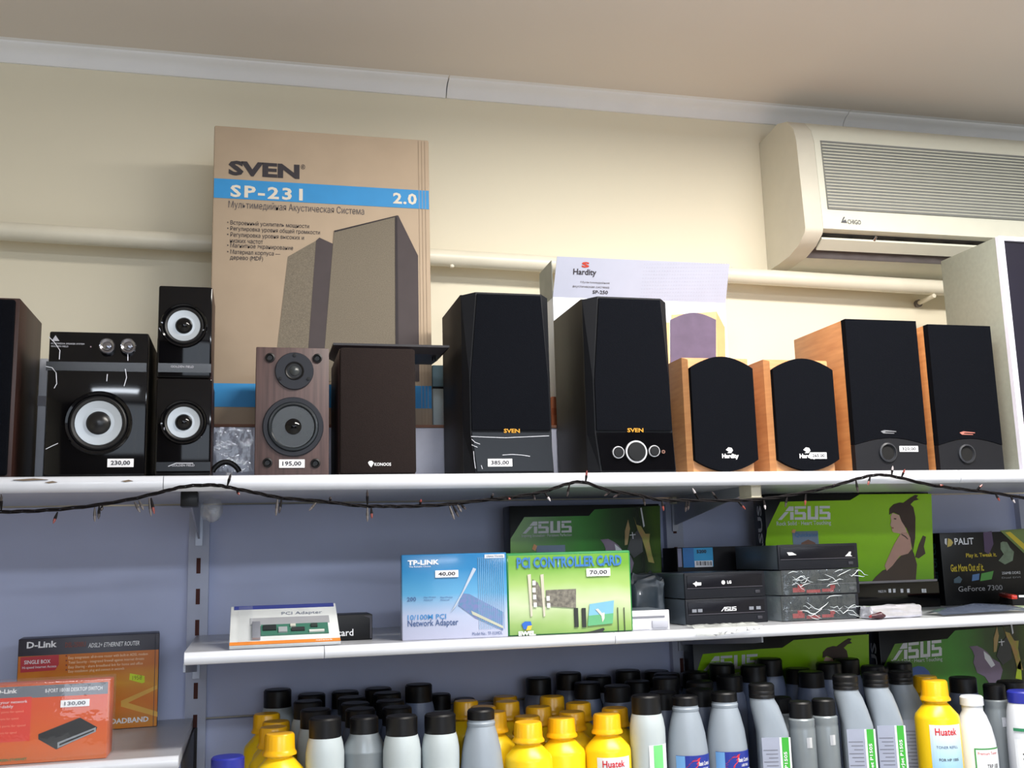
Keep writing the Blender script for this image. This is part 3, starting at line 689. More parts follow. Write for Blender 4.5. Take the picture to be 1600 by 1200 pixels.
# tall grey cabinet at the right edge
a = atY(1578, 560, YS); top = atY(1565, 370, YS).z
t = Thing('floor_speaker', 'tall grey sided cabinet with white frame and black front at the right edge', 'speaker', (a.x+.11, YS, ZT), 0, None, w=.22, d=.166, h=top-ZT)
t.box('cabinet', -.11, .11, .006, t.d, 0, t.h, M('grey_melamine', (142, 146, 136), .55, var=.05, scale=120), .001)
t.add('frame', bm_loft([[(-.11, .0055, 0), (.11, .0055, 0), (.11, .0055, t.h), (-.11, .0055, t.h)], [(-.11, -.004, 0), (.11, -.004, 0), (.11, -.004, t.h), (-.11, -.004, t.h)], [(-.099, -.004, .01), (.099, -.004, .01), (.099, -.004, t.h-.008), (-.099, -.004, t.h-.008)], [(-.099, .005, .01), (.099, .005, .01), (.099, .005, t.h-.008), (-.099, .005, t.h-.008)]], False, False), M('white_frame', (226, 226, 244), .35))
t.box('front', -.0985, .0985, .001, .0052, .0105, t.h-.0085, M('navy_black_front', (18, 16, 34), .4))
#PART2
# ------------------------------------------------------------------ middle shelf
YM = YF+.016
GB = 'boxed computer parts on the middle shelf'
m_fig1, m_fig2, m_fig3, m_fig4 = M('print_hair', (58, 40, 36), .5), M('print_skin', (206, 168, 154), .5), M('print_dress', (62, 48, 38), .5), M('print_steel', (120, 104, 126), .5)
m_glit = M('print_white', (214, 216, 222), .4)
# black card box behind, and the card package leaning on it
t = upright('card_box', 'small black box with white lettering behind the leaning card package', 'box', 452, 582, 985, 962, YM+.075, .07, ZM)
t.body(m_black, .0015)
t.text('box_text', 'card', 527, 983, 552, 996, m_ink, 1, bold=.01)
t.poly('lid_edge', [(t.w/2-.014, t.h-.002), (t.w/2-.001, t.h-.002), (t.w/2-.001, .002), (t.w/2-.004, .002), (t.w/2-.004, t.h-.006)], M('dark_grey_edge', (52, 50, 58), .5), 1)
xa, xb = atY(358, 1012, YM).x, atY(532, 1012, YM).x
bh = t.h
TILT = math.atan2(bh+.0015, .082)*.98
t = Thing('card_package', 'blister package with a green circuit card leaning back on the shelf', 'package', ((xa+xb)/2, YM-.004, ZM+.0005), 0, w=xb-xa)
W = t.w/2; Lp = .118; th = .006
t.e.rotation_euler = (TILT, 0, 0)
t.box('backing_card', -W, W, 0, Lp, .0, th, M('pale_card', (204, 208, 210), .5), .001)
def flat(name, x0, x1, v0, v1, mat, k=1, hgt=.0004):
    return t.box(name, x0*2*W-W, x1*2*W-W, v0*Lp, v1*Lp, th+.0003*k-.0003, th+.0003*k+hgt, mat)
flat('orange_strip', 0.002, .998, .003, .075, M('orange_print', (214, 128, 52), .5))
me = fit_text('network', W*.55, W*.85, .012*Lp, .062*Lp, 0); 
for v in me.vertices: v.co = Vector((v.co.x, v.co.z, th+.0011))
t.add('small_text', me, m_ink)
flat('blue_band', .03, .98, .90, .992, M('navy_print', (52, 62, 132), .5))
me = fit_text('PCI Adapter', -W*.05, W*.72, .70*Lp, .80*Lp, 0)
for v in me.vertices: v.co = Vector((v.co.x, v.co.z, th+.0006))
t.add('title_text', me, M('grey_blue_print', (110, 118, 138), .5))
pcb = flat('circuit_card', .28, .90, .20, .46, M('pcb_green', (62, 112, 96), .35), 1, .0016)
for x0, x1, v0, v1, c in ((.30, .42, .30, .42, (40, 44, 46)), (.44, .52, .24, .36, (150, 156, 160)), (.56, .68, .26, .34, (48, 50, 52)), (.72, .86, .22, .26, (206, 208, 206)), (.55, .60, .37, .43, (190, 190, 180)), (.74, .80, .34, .42, (52, 60, 58))):
    t.box('chip', x0*2*W-W, x1*2*W-W, v0*Lp, v1*Lp, th+.0016, th+.0042, M('chip%d' % c[0], c, .4), parent=pcb)
t.box('metal_plate', .20*2*W-W, .275*2*W-W, .10*Lp, .5*Lp, th, th+.006, m_steel, .001)
flat('print_shade', .18, .92, .48, .66, M('grey_print_band', (150, 152, 158), .5))
bm = bmesh.new(); n = 10
g = [[bm.verts.new((-W+.012+.13*W*2*i/3, (.04+.9*j/n)*Lp, th+.003+.006*abs(mnoise.noise(Vector((i*1.3, j*.8, 1)))))) for i in range(4)] for j in range(n+1)]
for j in range(n):
    for i in range(3): bm.faces.new((g[j][i], g[j][i+1], g[j+1][i+1], g[j+1][i]))
t.add('plastic_film', bm, m_film, smooth=True)

# blue network card box
t = upright('card_box', 'blue and white network adapter box with a 40,00 price tag', 'box', 629, 791, 935, 865, YM+.012, .045, ZM, math.radians(-5), GB)
t.body(Mgrad('blue_white_print', [(0, (196, 198, 222)), (.30, (184, 194, 222)), (.55, (88, 156, 200)), (.85, (34, 116, 170)), (1, (32, 108, 162))], 2, .25, .5, .06), .0015)
t.text('brand_text', 'TP-LINK', 637, 875, 686, 882.5, m_ink, 1, bold=.03)
t.text('small_text', 'The Reliable Choice', 639, 884, 673, 887, m_ink, 1)
t.rectpx('silver_patch', 757, 866, 788, 872, M('silver_patch', (206, 210, 222), .3), 1)
t.text('small_text', 'Lifetime Warranty', 760, 867, 786, 871, m_dark, 2)
t.tag('40,00', 680, 891, 716, 902, 3)
t.text('speed_text', '200', 636, 933, 650, 939.5, M('print_navy', (58, 84, 132), .5), 1, bold=.01)
for x in (662, 688):
    t.text('small_text', 'Mbps Wireless', x, 932, x+19, 935, M('print_navy', (58, 84, 132), .5), 1); t.text('small_text', 'Advanced', x, 936, x+14, 939, M('print_navy', (58, 84, 132), .5), 1)
t.text('title_text', '10/100M PCI', 637, 960, 697, 968, M('print_mid_blue', (52, 128, 190), .5), 1, bold=.01)
t.text('title_text', 'Network Adapter', 637, 968, 716, 981, M('print_navy', (58, 84, 132), .5), 1, bold=.01)
t.text('model_text', 'Model No.: TF-3239DL', 738, 987, 785, 993, M('print_navy', (58, 84, 132), .5), 1)
t.polypx('printed_card', [(722, 927), (733, 928), (786, 956), (786, 985), (742, 965), (716, 946)], M('print_card_teal', (84, 132, 168), .4, rgb2=(118, 120, 176), scale=180), 1)
t.polypx('printed_card', [(736, 954), (786, 978), (786, 982), (738, 960)], M('print_gold', (186, 188, 170), .4), 2)
t.polypx('printed_bracket', [(739, 887), (744, 889), (712, 948), (704, 957), (722, 925)], M('print_grey', (176, 188, 206), .4), 3)
for i in range(14):
    a = t.px(748+i*3, 935)[0]; t.poly('stripe', [(a, t.h*.1), (a+.0005, t.h*.1), (a+.0005, t.h*.95), (a, t.h*.95)], M('print_stripe', (136, 180, 212), .4), 1.3)

# green controller card box
t = upright('card_box', 'green controller card box with blue title and a 70,00 price tag', 'box', 793, 987, 930, 862, YM+.004, .05, ZM, math.radians(-1.5), GB)
t.box('body', -t.w/2, t.w/2, .001, t.d, 0, t.h, M('deep_green_card', (28, 122, 58), .35, coat=.3), .003)
W, h = t.w/2, t.h
t.poly('front_print', [(-W+.003, .002), (W-.003, .002), (W-.003, h-.004), (-W+.003, h-.004)], Mgrad('lime_print', [(0, (96, 140, 54)), (.25, (146, 176, 104)), (.5, (194, 208, 168)), (.75, (156, 188, 106)), (1, (104, 156, 50))], 2, .3, .4, .25), .5, y=.001)
t.text('title_text', 'PCI CONTROLLER CARD', 807, 869, 971, 886, M('title_blue', (52, 112, 176), .4), 2, bold=.035)
t.tag('70,00', 916, 888, 953, 900, 3)
mg, mk = M('print_grey_board', (138, 134, 122), .5, rgb2=(86, 82, 78), scale=160), M('print_pale_metal', (196, 192, 176), .5)
t.polypx('printed_card', [(853, 922), (900, 920), (900, 950), (853, 947)], mg, 1)
t.polypx('printed_card', [(832, 905), (840, 910), (852, 935), (852, 948), (832, 946)], mg, 1)
for x in (829, 849):
    t.polypx('printed_bracket', [(x-5, 898), (x, 897), (x+3, 962), (x, 964)], mk, 2)
for x, y in ((834, 911), (834, 922), (835, 933), (836, 945), (856, 935), (857, 946)):
    t.rectpx('printed_port', x-2.5, y-3.5, x+2.5, y+3.5, m_ink, 3)
for x in (897, 909): t.rectpx('printed_speaker', x, 950, x+6.5, 980, M('print_black', (40, 44, 42), .5), 2)
t.polypx('printed_screen', [(921, 944), (959, 938), (957, 974), (918, 978)], M('print_sky', (120, 178, 206), .4), 2)
t.polypx('printed_screen', [(919, 962), (958, 958), (957, 974), (918, 978)], M('print_grass', (96, 168, 120), .4), 3)
t.polypx('printed_figure', [(930, 952), (934, 951), (940, 958), (944, 957), (944, 966), (941, 972), (939, 962)], M('print_pale', (216, 206, 196), .4), 4)
t.polypx('printed_stand', [(890, 993), (925, 986), (943, 981), (945, 983), (935, 994)], M('print_black', (40, 44, 42), .5), 1)
for x in (965, 975): t.rectpx('printed_pole', x, 949, x+1.2, 991, M('print_black', (40, 44, 42), .5), 2)
t.polypx('logo_mark', [(815, 975), (820, 971), (829, 971), (831, 977), (826, 984), (818, 983)], M('logo_blue', (44, 100, 190), .4), 2)
t.polypx('logo_mark', [(824, 978), (831, 977), (829, 984), (822, 985)], M('logo_yellow', (224, 188, 62), .4), 3)
t.text('logo_text', 'EWEL', 810, 986, 837, 993, m_ink, 2, bold=.06)

# large motherboard boxes
def knight(t, dx, dy, lay=3):
    def q(L): return [(a+dx, b+dy) for a, b in L]
    t.polypx('printed_figure', q([(976, 852), (976, 830), (981, 812), (984, 826), (980, 851)]), M('print_tan', (168, 142, 92), .5), lay)
    t.polypx('printed_figure', q([(990, 808), (994, 820), (1001, 822), (1008, 834), (1015, 834), (1014, 846), (1018, 866), (1022, 880), (1013, 878), (1008, 858), (1003, 842), (996, 828)]), M('print_gold_flame', (176, 132, 84), .5, rgb2=(150, 158, 60), scale=60), lay)
    t.polypx('printed_figure', q([(1000, 794), (1002, 793), (1007, 822), (1005, 824)]), m_glit, lay)
    t.polypx('printed_figure', q([(986, 838), (996, 828), (1003, 842), (1004, 862), (990, 872), (980, 858)]), M('print_armour', (58, 60, 62), .5), lay+.4)
    t.polypx('printed_cross', q([(987, 831.5), (988.3, 831.5), (988.6, 835), (992.5, 834.5), (992.5, 836), (989, 836.4), (989.4, 842), (988, 842), (987.6, 836.6), (983.5, 837), (983.5, 835.6), (987.4, 835.2)]), m_glit, lay+.8)
    t.polypx('printed_horse', q([(943, 850), (938, 843), (950, 842), (958, 846), (966, 852), (974, 862), (985, 868), (990, 880), (985, 900), (972, 905), (962, 890), (950, 884), (944, 868), (946, 858)]), m_fig4, lay+.2)
    t.polypx('printed_horse', q([(960, 850), (970, 858), (978, 872), (972, 876), (962, 862)]), m_glit, lay+.6)
def asus_dark(t, fp, green, logo, sub, subs, skew):
    t.body(M('box_black_print', (13, 14, 16), .35, spec=.3), .0015)
    t.polypx('green_print', green, Mgrad('dark_green_print', [(0, (112, 168, 40)), (.25, (70, 128, 30)), (.5, (52, 140, 36)), (.72, (34, 74, 26)), (.9, (20, 34, 16)), (1, (60, 90, 20))], 0, .22, .5, .08), 1)
    ASUS(t, *logo, m_glit, 2, skew=skew)
    t.text('slogan_text', subs, *sub, m_glit, 2)
YK = YW-.078-.012-.02
t = upright('motherboard_box', 'dark green motherboard box with a printed knight behind the green card box', 'box', 797, 1033, 850, 789, YK, .05, ZM, 0, 'motherboard boxes')
asus_dark(t, None, [(797.5, 842), (819, 808), (920, 806), (929, 796), (1031, 790), (1034, 945), (798, 955)], (816, 814.5, 893, 833), (815, 834, 893, 840), 'Inspiring Innovation · Persistent Perfection', -2)
knight(t, 0, 0)
m_stk = M('print_slate', (104, 124, 150), .4)
t.rectpx('printed_badge', 838, 852, 883, 872, m_stk, 3); t.polypx('printed_badge', [(831, 858), (834, 850), (839, 853), (836, 861)], M('print_orange', (216, 150, 96), .4), 4)

def girl(t, f, lay=3):
    def q(L): return [f(a, b) for a, b in L]
    t.polypx('printed_figure', q([(960, 805), (1000, 755), (1060, 700), (1090, 690), (1140, 650), (1220, 570), (1290, 500), (1320, 560), (1345, 650), (1335, 785), (1050, 800)]), m_fig3, lay)
    t.polypx('printed_hair', q([(1240, 330), (1215, 290), (1200, 240), (1150, 218), (1114, 235), (1116, 185), (1150, 150), (1200, 135), (1230, 138), (1290, 95), (1330, 70), (1355, 75), (1340, 95), (1360, 110), (1320, 120), (1290, 150), (1315, 175), (1332, 260), (1330, 430), (1312, 540), (1290, 440), (1275, 390), (1258, 350)]), m_fig1, lay+.2)
    t.polypx('printed_face', q([(1124, 252), (1140, 222), (1195, 240), (1215, 290), (1240, 330), (1262, 380), (1215, 400), (1196, 392), (1150, 384), (1138, 372), (1134, 342), (1122, 322), (1130, 288)]), m_fig2, lay+.5)
    t.polypx('printed_arm', q([(1215, 385), (1265, 385), (1288, 430), (1300, 520), (1270, 560), (1200, 580), (1140, 660), (1092, 704), (1075, 660), (1110, 580), (1150, 490), (1185, 430)]), M('print_skin_shade', (178, 138, 124), .5), lay+.7)
    t.polypx('printed_mouth', q([(1133, 340), (1150, 342), (1148, 352), (1136, 350)]), M('print_red', (150, 76, 72), .5), lay+.9)
    t.polypx('printed_eye', q([(1150, 265), (1172, 266), (1170, 276), (1152, 274)]), m_fig1, lay+.9)
    t.polypx('printed_quiver', q([(1330, 590), (1362, 480), (1395, 410), (1420, 420), (1402, 500), (1415, 560), (1360, 600)]), m_fig3, lay)
    t.polypx('printed_strap', q([(1215, 395), (1250, 415), (1272, 440), (1264, 442), (1245, 424), (1212, 402)]), m_fig1, lay+1)
m_lime = Mgrad('lime_box_print', [(0, (86, 148, 14)), (.4, (132, 188, 20)), (1, (150, 206, 26))], 2, .22, .5, .15)
zlb = atY(1400, 911, YK).z
t = upright('motherboard_box', 'flat black box lying under the lime motherboard box', 'box', 1203, 1468, 925, 913, YK-.012, .075, ZM)
if t.h < .02: t.h = .02
t.body(m_gloss, .001)
for x in (1388, 1395, 1407, 1417, 1440, 1443):
    t.rectpx('printed_icon', x, 920, x+4, 926, m_glit, 1)
t.text('box_text', 'MADE IN', 1372, 922, 1384, 926, m_glit, 1)
zlb = ZM+t.h+.0003
t = upright('motherboard_box', 'bright lime motherboard box with a printed archer girl on the middle shelf', 'box', 1198, 1457, 840, 771, YK, .048, zlb, 0, 'motherboard boxes')
t.body(M('box_black_print', (13, 14, 16), .35, spec=.3), .0015)
t.polypx('lime_print', [(1196, 910), (1196, 846), (1198.7, 826), (1219, 784), (1328, 781.6), (1343, 772.5), (1455, 771.5), (1459, 907)], m_lime, 1)
t.poly('base_edge', [(-t.w/2, .0), (t.w/2, .0), (t.w/2, .004), (-t.w/2, .004)], M('print_edge_grey', (140, 136, 140), .4), 6)
ASUS(t, 1215, 791, 1297, 812, m_glit, 2, skew=-1)
t.text('slogan_text', 'Rock Solid · Heart Touching', 1213, 814, 1298, 822.5, m_glit, 2, bold=.01)
t.rectpx('printed_badge', 1239, 830, 1279, 875, m_stk, 3)
t.text('badge_text', 'Quickstor', 1241, 832, 1278, 840, M('print_blue2', (60, 112, 160), .4), 4, bold=.02)
t.polypx('printed_badge', [(1246, 862), (1252, 848), (1262, 843), (1273, 848), (1278, 862)], M('print_bronze', (110, 78, 66), .4), 4)
t.polypx('printed_badge', [(1236, 832), (1238, 827), (1243, 828), (1241, 833)], M('print_orange', (216, 150, 96), .4), 4)
girl(t, lambda a, b: (1180+a/5.333, 760+b/5.333))
xs = -t.w/2
me = fit_text('ASUS', .012, .030, .05, t.h-.02, 0, rot90=True, bold=.03)
for v in me.vertices: v.co = Vector((xs-.0006, .044-v.co.x, v.co.z))
t.add('side_text', me, m_glit)

# ink cartridge box behind the drives
t = upright('ink_box', 'black ink cartridge box with a bright blue label above the disc drives', 'box', 1058, 1196, 875, 854, YF+.262, .07, ZM)
t.body(M('matt_black_card', (13, 12, 18), .55, spec=.25), .001)
t.rectpx('label', 1067, 856, 1114, 886, M('cyan_label', (36, 152, 206), .4), 1); t.rectpx('label', 1067, 856, 1084, 886, M('cyan_label_dark', (30, 110, 178), .4), 2)
t.text('label_text', '5200', 1088, 859, 1103, 864.5, m_dark, 3, bold=.03)
t.rectpx('barcode_field', 1085, 876, 1113, 886, m_ink, 3)
for i, w in enumerate((1.2, .7, 1.6, .7, 1.1, 1.7, .7, 1.2, .7, 1.5)): t.rectpx('barcode_bar', 1088+i*2.4, 877, 1088+i*2.4+w, 883.5, m_dark, 4)
t.rectpx('side_print', 1059, 857, 1065, 886, M('grey_lavender', (130, 130, 158), .5), 1)

# disc drives
DG = 'stacked optical disc drives'
m_drv = M('drive_bezel', (24, 26, 33), .45, spec=.25); m_drs = M('drive_steel', (104, 114, 126), .4, metal=.6)
def drive(label, pl, pr, pm, Y, z, rz, hh):
    t = upright('disc_drive', label, 'disc drive', pl, pr, pm, 0, Y, .165, z, rz, DG); t.h = hh
    W = t.w/2
    t.box('case', -W+.001, W-.001, .004, t.d, .0006, hh-.0006, m_drs, .0008)
    t.box('bezel', -W, W, 0, .004, 0, hh, m_drv, .0012)
    t.box('tray_door', -W+.004, W-.006, -.0012, .0005, hh*.42, hh-.004, M('tray_gloss', (18, 18, 25), .3, spec=.25), .0005)
    t.box('eject_button', W-.020, W-.011, -.0012, .0005, hh*.14, hh*.26, M('button_dark', (48, 48, 56), .4), .0004)
    t.box('tray_line', -W+.004, W-.006, -.0014, .0003, hh*.40, hh*.42, M('bezel_line', (76, 74, 84), .4))
    return t
YD = YF+.078
dh = .0425
rzD = math.radians(2)
t = drive('black disc drive with a carrying case symbol at the bottom of the left stack', 1071, 1201, 960, YD, ZM+.0003, rzD, dh)
ASUS(t, 1126, 948, 1150, 954.5, m_glit, 3, y=-.001, name='brand_text', skew=-1)
for x in (1081, 1090, 1170, 1181): t.rectpx('disc_mark', x, 952-(x-1081)*.05, x+7, 957-(x-1081)*.05, M('grey_mark', (120, 124, 134), .4), 3, y=-.001)
t = drive('black disc drive with a round white badge on top of the left stack', 1069, 1197, 918, YD, ZM+dh+.0008, rzD, dh)
cx, cz = t.px(1130, 910, -.0012)
t.turn('brand_mark', cx, cz, [(.0034, 0), (.0034, -.0006), (.0001, -.0006)], m_ink, 20, y=-.0012)
t.text('brand_text', 'LG', 1135.5, 907, 1142, 912, m_ink, 3, y=-.001, bold=.04)
t.polypx('disc_mark', [(1082, 912), (1086, 910), (1087, 908), (1089, 910), (1095, 910), (1095, 914.5), (1088, 915), (1087, 917), (1085, 914)], m_ink, 3, y=-.001)
YD2 = YF+.066; rz2 = math.radians(0)
def wrapbag(label, t, lx, rx, seed):
    """crinkled clear bag pulled over a drive"""
    W, h, d = t.w/2, t.h, t.d
    bm = bmesh.new(); nx, nz = 26, 9
    def P(i, j, side):
        u, v = i/nx, j/nz
        x = -W-lx+(2*W+lx+rx)*u; z = .0012+(h-.002)*v
        edge = min(1, u/.12, (1-u)/.12)
        y = -.0035-.004*abs(mnoise.noise(Vector((u*9+seed, v*4, seed)))) if side == 0 else d*.5
        if edge < 1: y = y*edge+(.012+.02*(1-edge))*(1-edge) if side == 0 else y
        return (x, y, z)
    g = [[bm.verts.new(P(i, j, 0)) for i in range(nx+1)] for j in range(nz+1)]
    for j in range(nz):
        for i in range(nx): bm.faces.new((g[j][i], g[j][i+1], g[j+1][i+1], g[j+1][i]))
    t.add('clear_bag', bm, m_clear, smooth=True, label='crinkled clear plastic bag')
    mcr = M('bag_crease_glint', (214, 222, 226), .2)  # bright colour stands in for light catching the bag's creases
    rng = random.Random(seed)
    for k in range(16):
        x = rng.uniform(-W*.95, W*.85); z = rng.uniform(h*.2, h*.9); pts = []
        for q in range(5):
            pts.append((x, -.0072, max(.002, min(h-.002, z)))); x += rng.uniform(.003, .009); z += rng.uniform(-.006, .005)
        t.add('bag_crease_glint', bm_tube(pts, [.0001, .0004, .0005, .0004, .0001], 5), mcr, smooth=True)
mrd = M('red_print', (128, 20, 26), .4)
def wrapped(label, pm, z, seed):
    t = drive(label, 1222, 1343, pm, YD2, z, rz2, dh)
    for x0, x1, v0, v1 in ((-.75, -.45, .12, .30), (-.4, -.05, .08, .2), (.0, .30, .10, .22), (-.62, -.5, .3, .42), (.22, .34, .22, .36)):
        t.box('red_print', x0*t.w/2, x1*t.w/2, -.0022, -.0012, v0*dh, v1*dh, mrd)
    wrapbag(label, t, .020, .012, seed)
wrapped('disc drive in a crinkled clear bag at the bottom of the right stack', 955, ZM+.0003, 3)
wrapped('disc drive in a crinkled clear bag in the middle of the right stack', 914, ZM+dh+.0008, 11)
t = drive('bare black disc drive on top of the right stack', 1216, 1341, 874, YD2, ZM+2*dh+.0013, rz2, dh)
t.polypx('disc_mark', [(1229, 863), (1237, 863), (1244, 867), (1232, 868)], m_ink, 3, y=-.001)
t.polypx('disc_mark', [(1320, 869), (1325, 864), (1326, 862), (1329, 862), (1328, 867), (1331, 869)], m_ink, 3, y=-.001)

# white floppy drive and the dark antistatic bag
t = upright('floppy_drive', 'white floppy disk drive beside the green card box', 'disk drive', 980, 1046, 975, 960, YM+.004, .10, ZM, math.radians(-2))
t.h = .031
mf = M('floppy_ivory', (214, 214, 222), .4)
t.box('case', -t.w/2, t.w/2, .003, t.d, 0, t.h, m_drs, .001); t.box('bezel', -t.w/2, t.w/2, 0, .004, 0, t.h, mf, .001)
t.box('disk_slot', -t.w/2+.004, t.w/2-.008, -.0006, .0005, t.h*.62, t.h*.72, M('slot_grey', (120, 122, 132), .5)); t.box('eject_button', t.w/2-.030, t.w/2-.003, -.003, .0005, t.h*.12, t.h*.5, M('floppy_button', (176, 178, 190), .4), .001)
t.box('front_flap', -t.w/2+.003, t.w/2-.034, -.001, .0005, t.h*.08, t.h*.36, m_ink)
t = Thing('antistatic_bag', 'dark translucent antistatic bag between green card box and disc drives', 'bag', (atY(1022, 960, YD+.03).x, YF+.130, ZM), 0)
bm = bmesh.new(); bmesh.ops.create_icosphere(bm, subdivisions=4, radius=1)
for v in bm.verts:
    p = v.co.copy(); s = 1+.13*mnoise.noise(p*2.2)+.05*mnoise.noise(p*6)
    sg = lambda a, e: math.copysign(abs(a)**e, a)
    v.co = Vector((sg(p.x, .38)*.036*s, .045+sg(p.y, .4)*.042*s, max(.0006, .043+sg(p.z, .38)*.040*s+(.012 if p.z > .3 else 0)*mnoise.noise(p*3))))
t.add('film', bm, m_bag, smooth=True)
t.add('printed_mark', bm_prism([(-.021, .052), (-.018, .052), (-.0195, .057)], -.012, -.0112), m_ink)

# bag draped over the shelf edge with pen marks
q0, q1 = atY(1086, 985, YF), atY(1192, 985, YF)
t = Thing('plastic_bag', 'clear plastic bag with pen marks hanging over the middle shelf edge', 'bag', (q0.x, YF, ZM))
bm = bmesh.new(); nx, ny = 22, 14; Wb = q1.x-q0.x
path = [(.050, .0012), (.030, .0014), (.012, .0016), (.002, .0010), (-.0022, -.0035), (-.0032, -.0085), (-.0036, -.0125)]
def onpath(v):
    s = v*(len(path)-1); i = min(int(s), len(path)-2); f = s-i
    return path[i][0]*(1-f)+path[i+1][0]*f, path[i][1]*(1-f)+path[i+1][1]*f
g = []
for j in range(ny+1):
    row = []
    for i in range(nx+1):
        u, v = i/nx, j/ny; lim = 1-.35*abs(u-.25)*1.4; y, z = onpath(v*max(.3, lim))
        nn = abs(mnoise.noise(Vector((u*7, v*4, 2))))
        row.append(bm.verts.new((u*Wb, y-(.002*nn if v > .4 else 0), z+(.006*nn if v < .5 else 0)+.0004)))
    g.append(row)
for j in range(ny):
    for i in range(nx): bm.faces.new((g[j][i], g[j][i+1], g[j+1][i+1], g[j+1][i]))
t.add('film', bm, Mfilm('pale_film', (214, 218, 214), .45, .15, .6, 40), smooth=True)
rng = random.Random(5); bm = bmesh.new()
for k in range(9):
    px = 1115+k*8.6; pts = []
    for s in range(5):
        p = atY(px+rng.uniform(0, 6), 991-k*1.4+rng.uniform(-3, 3), YF-.0065); pts.append(p-t.o)
    bm_tube(pts, .00035, 4, bm)
t.add('pen_marks', bm, M('pen_ink', (62, 62, 84), .5))

# foil strip, antistatic sleeve and a white leaflet near the front
c0, c1 = atZ(1358, 968, ZM), atZ(1452, 965, ZM)
t = Thing('foil_packet', 'shiny silver foil packet lying near the front of the middle shelf', 'packet', ((c0.x+c1.x)/2, YF+.03, ZM), math.radians(3), w=c1.x-c0.x)
bm = bm_box(-t.w/2, t.w/2, 0, .035, .0006, .021, .004, 2); bmesh.ops.subdivide_edges(bm, edges=bm.edges[:], cuts=3, use_grid_fill=True)
for v in bm.verts: v.co += Vector((0, 0, 1 if v.co.z > .004 else 0))*.004*mnoise.noise(v.co*120)+Vector((0, -.004*abs(mnoise.noise(v.co*90+Vector((3, 1, 0)))), 0))
t.add('foil', bm, M('crumpled_foil', (226, 226, 236), .25, metal=.7, var=.1, scale=60, bump=.3))
t.add('red_end', bm_tube([(-t.w/2-.004, -.006, .006), (-t.w/2+.012, -.010, .007), (-t.w/2+.020, -.010, .006)], [.003, .0065, .002], 10), M('dark_red_cap', (62, 20, 30), .15), smooth=True)
t.add('red_tip', bm_tube([(-t.w/2-.008, -.005, .005), (-t.w/2-.003, -.006, .006)], [.0015, .0032], 8), mrd, smooth=True)
c0, c1 = atZ(1455, 962, ZM), atZ(1540, 950, ZM)
t = Thing('antistatic_sleeve', 'flat dark antistatic sleeve lying right of the foil packet', 'sleeve', (c0.x, YF+.02, ZM), 0)
w = c1.x-c0.x; bm = bmesh.new(); n = 12
g = [[bm.verts.new((w*(i/n)*(1-.12*j/6), .002+.075*j/6+.012*(i/n), .001+.015*(math.sin(math.pi*min(1, j/5+.05)))*math.sin(math.pi*(.12+.8*i/n))+.004*abs(mnoise.noise(Vector((i*.7, j*.9, 5)))))) for i in range(n+1)] for j in range(7)]
for j in range(6):
    for i in range(n): bm.faces.new((g[j][i], g[j][i+1], g[j+1][i+1], g[j+1][i]))
t.add('film', bm, Mfilm('sleeve_film', (66, 74, 92), .85, .15, .5, 40), smooth=True)
c0 = atZ(1343, 938, ZM); c1 = atZ(1408, 938, ZM)
t = Thing('leaflet', 'white leaflet lying flat in front of the flat black box', 'leaflet', (c0.x, YF+.105, ZM), 0)
t.box('sheet', 0, c1.x-c0.x, 0, .07, .0004, .0044, M('leaflet_paper', (206, 216, 196), .5), .0006)
t.box('cover_print', .002, c1.x-c0.x-.002, .001, .030, .0043, .0047, M('leaflet_green', (130, 150, 110), .5))

# graphics card box
t = upright('graphics_card_box', 'black graphics card box with yellow slogans at the right of the middle shelf', 'box', 1472, 1625, 880, 831, YK-.004, .05, ZM, 0, GB)
t.body(M('box_black_print', (13, 14, 16), .35, spec=.3), .0015)
t.text('brand_text', 'PALiT', 1491, 840.5, 1521, 853, m_glit, 1, bold=.02)
t.polypx('brand_mark', [(1476, 842), (1479, 841), (1479, 852), (1476, 849)], m_glit, 1)
t.polypx('brand_mark', [(1481, 841), (1486, 843), (1489, 848), (1486, 853), (1480, 855)], M('mark_gold', (190, 170, 90), .4), 1)
my = M('slogan_yellow', (190, 170, 40), .45)
t.text('slogan_text', 'Play it. Tweak it.', 1509, 864, 1557, 872, my, 1, bold=.02)
t.text('slogan_text', 'Get More Out of it.', 1485, 881, 1537, 895, my, 1, bold=.02)
t.text('model_text', 'GeForce 7300', 1497, 915, 1566, 925, M('print_grey2', (150, 152, 158), .4), 1)
t.polypx('printed_badge', [(1533, 896), (1552, 892), (1549, 905), (1531, 908)], M('print_green_badge', (70, 140, 60), .4), 2)
t.polypx('printed_badge', [(1519, 898), (1530, 896), (1529, 906), (1518, 908)], M('print_blue_badge', (70, 110, 160), .4), 2)
t.polypx('printed_badge', [(1490, 905), (1498, 900), (1503, 905), (1500, 911), (1490, 911)], M('print_slate2', (60, 84, 100), .4), 2)
t.polypx('printed_corner', [(1562, 829), (1600, 826), (1600, 865)], M('print_olive', (96, 116, 62), .4), 1)
t.polypx('printed_corner', [(1570, 832), (1578, 831), (1600, 850), (1600, 860)], my, 2)
t.polypx('printed_figure', [(1536, 832), (1549, 830), (1552, 850), (1545, 866), (1538, 862)], M('print_violet', (66, 48, 84), .4), 1)
t.polypx('printed_frog', [(1563, 848), (1567, 846), (1573, 847), (1578, 856), (1584, 862), (1582, 876), (1570, 882), (1560, 876), (1568, 866), (1563, 858)], M('print_frog', (112, 134, 112), .4, rgb2=(90, 104, 84), scale=70), 1)
t.text('spec_text', '256MB DDR2', 1565, 893, 1594, 897, m_glit, 1); t.text('spec_text', 'Dual DVI', 1565, 901, 1594, 904, M('print_grey2', (150, 152, 158), .4), 1)
xs = -t.w/2
me = fit_text('GeForce', .012, .034, .03, t.h-.02, 0, rot90=True, bold=.02)
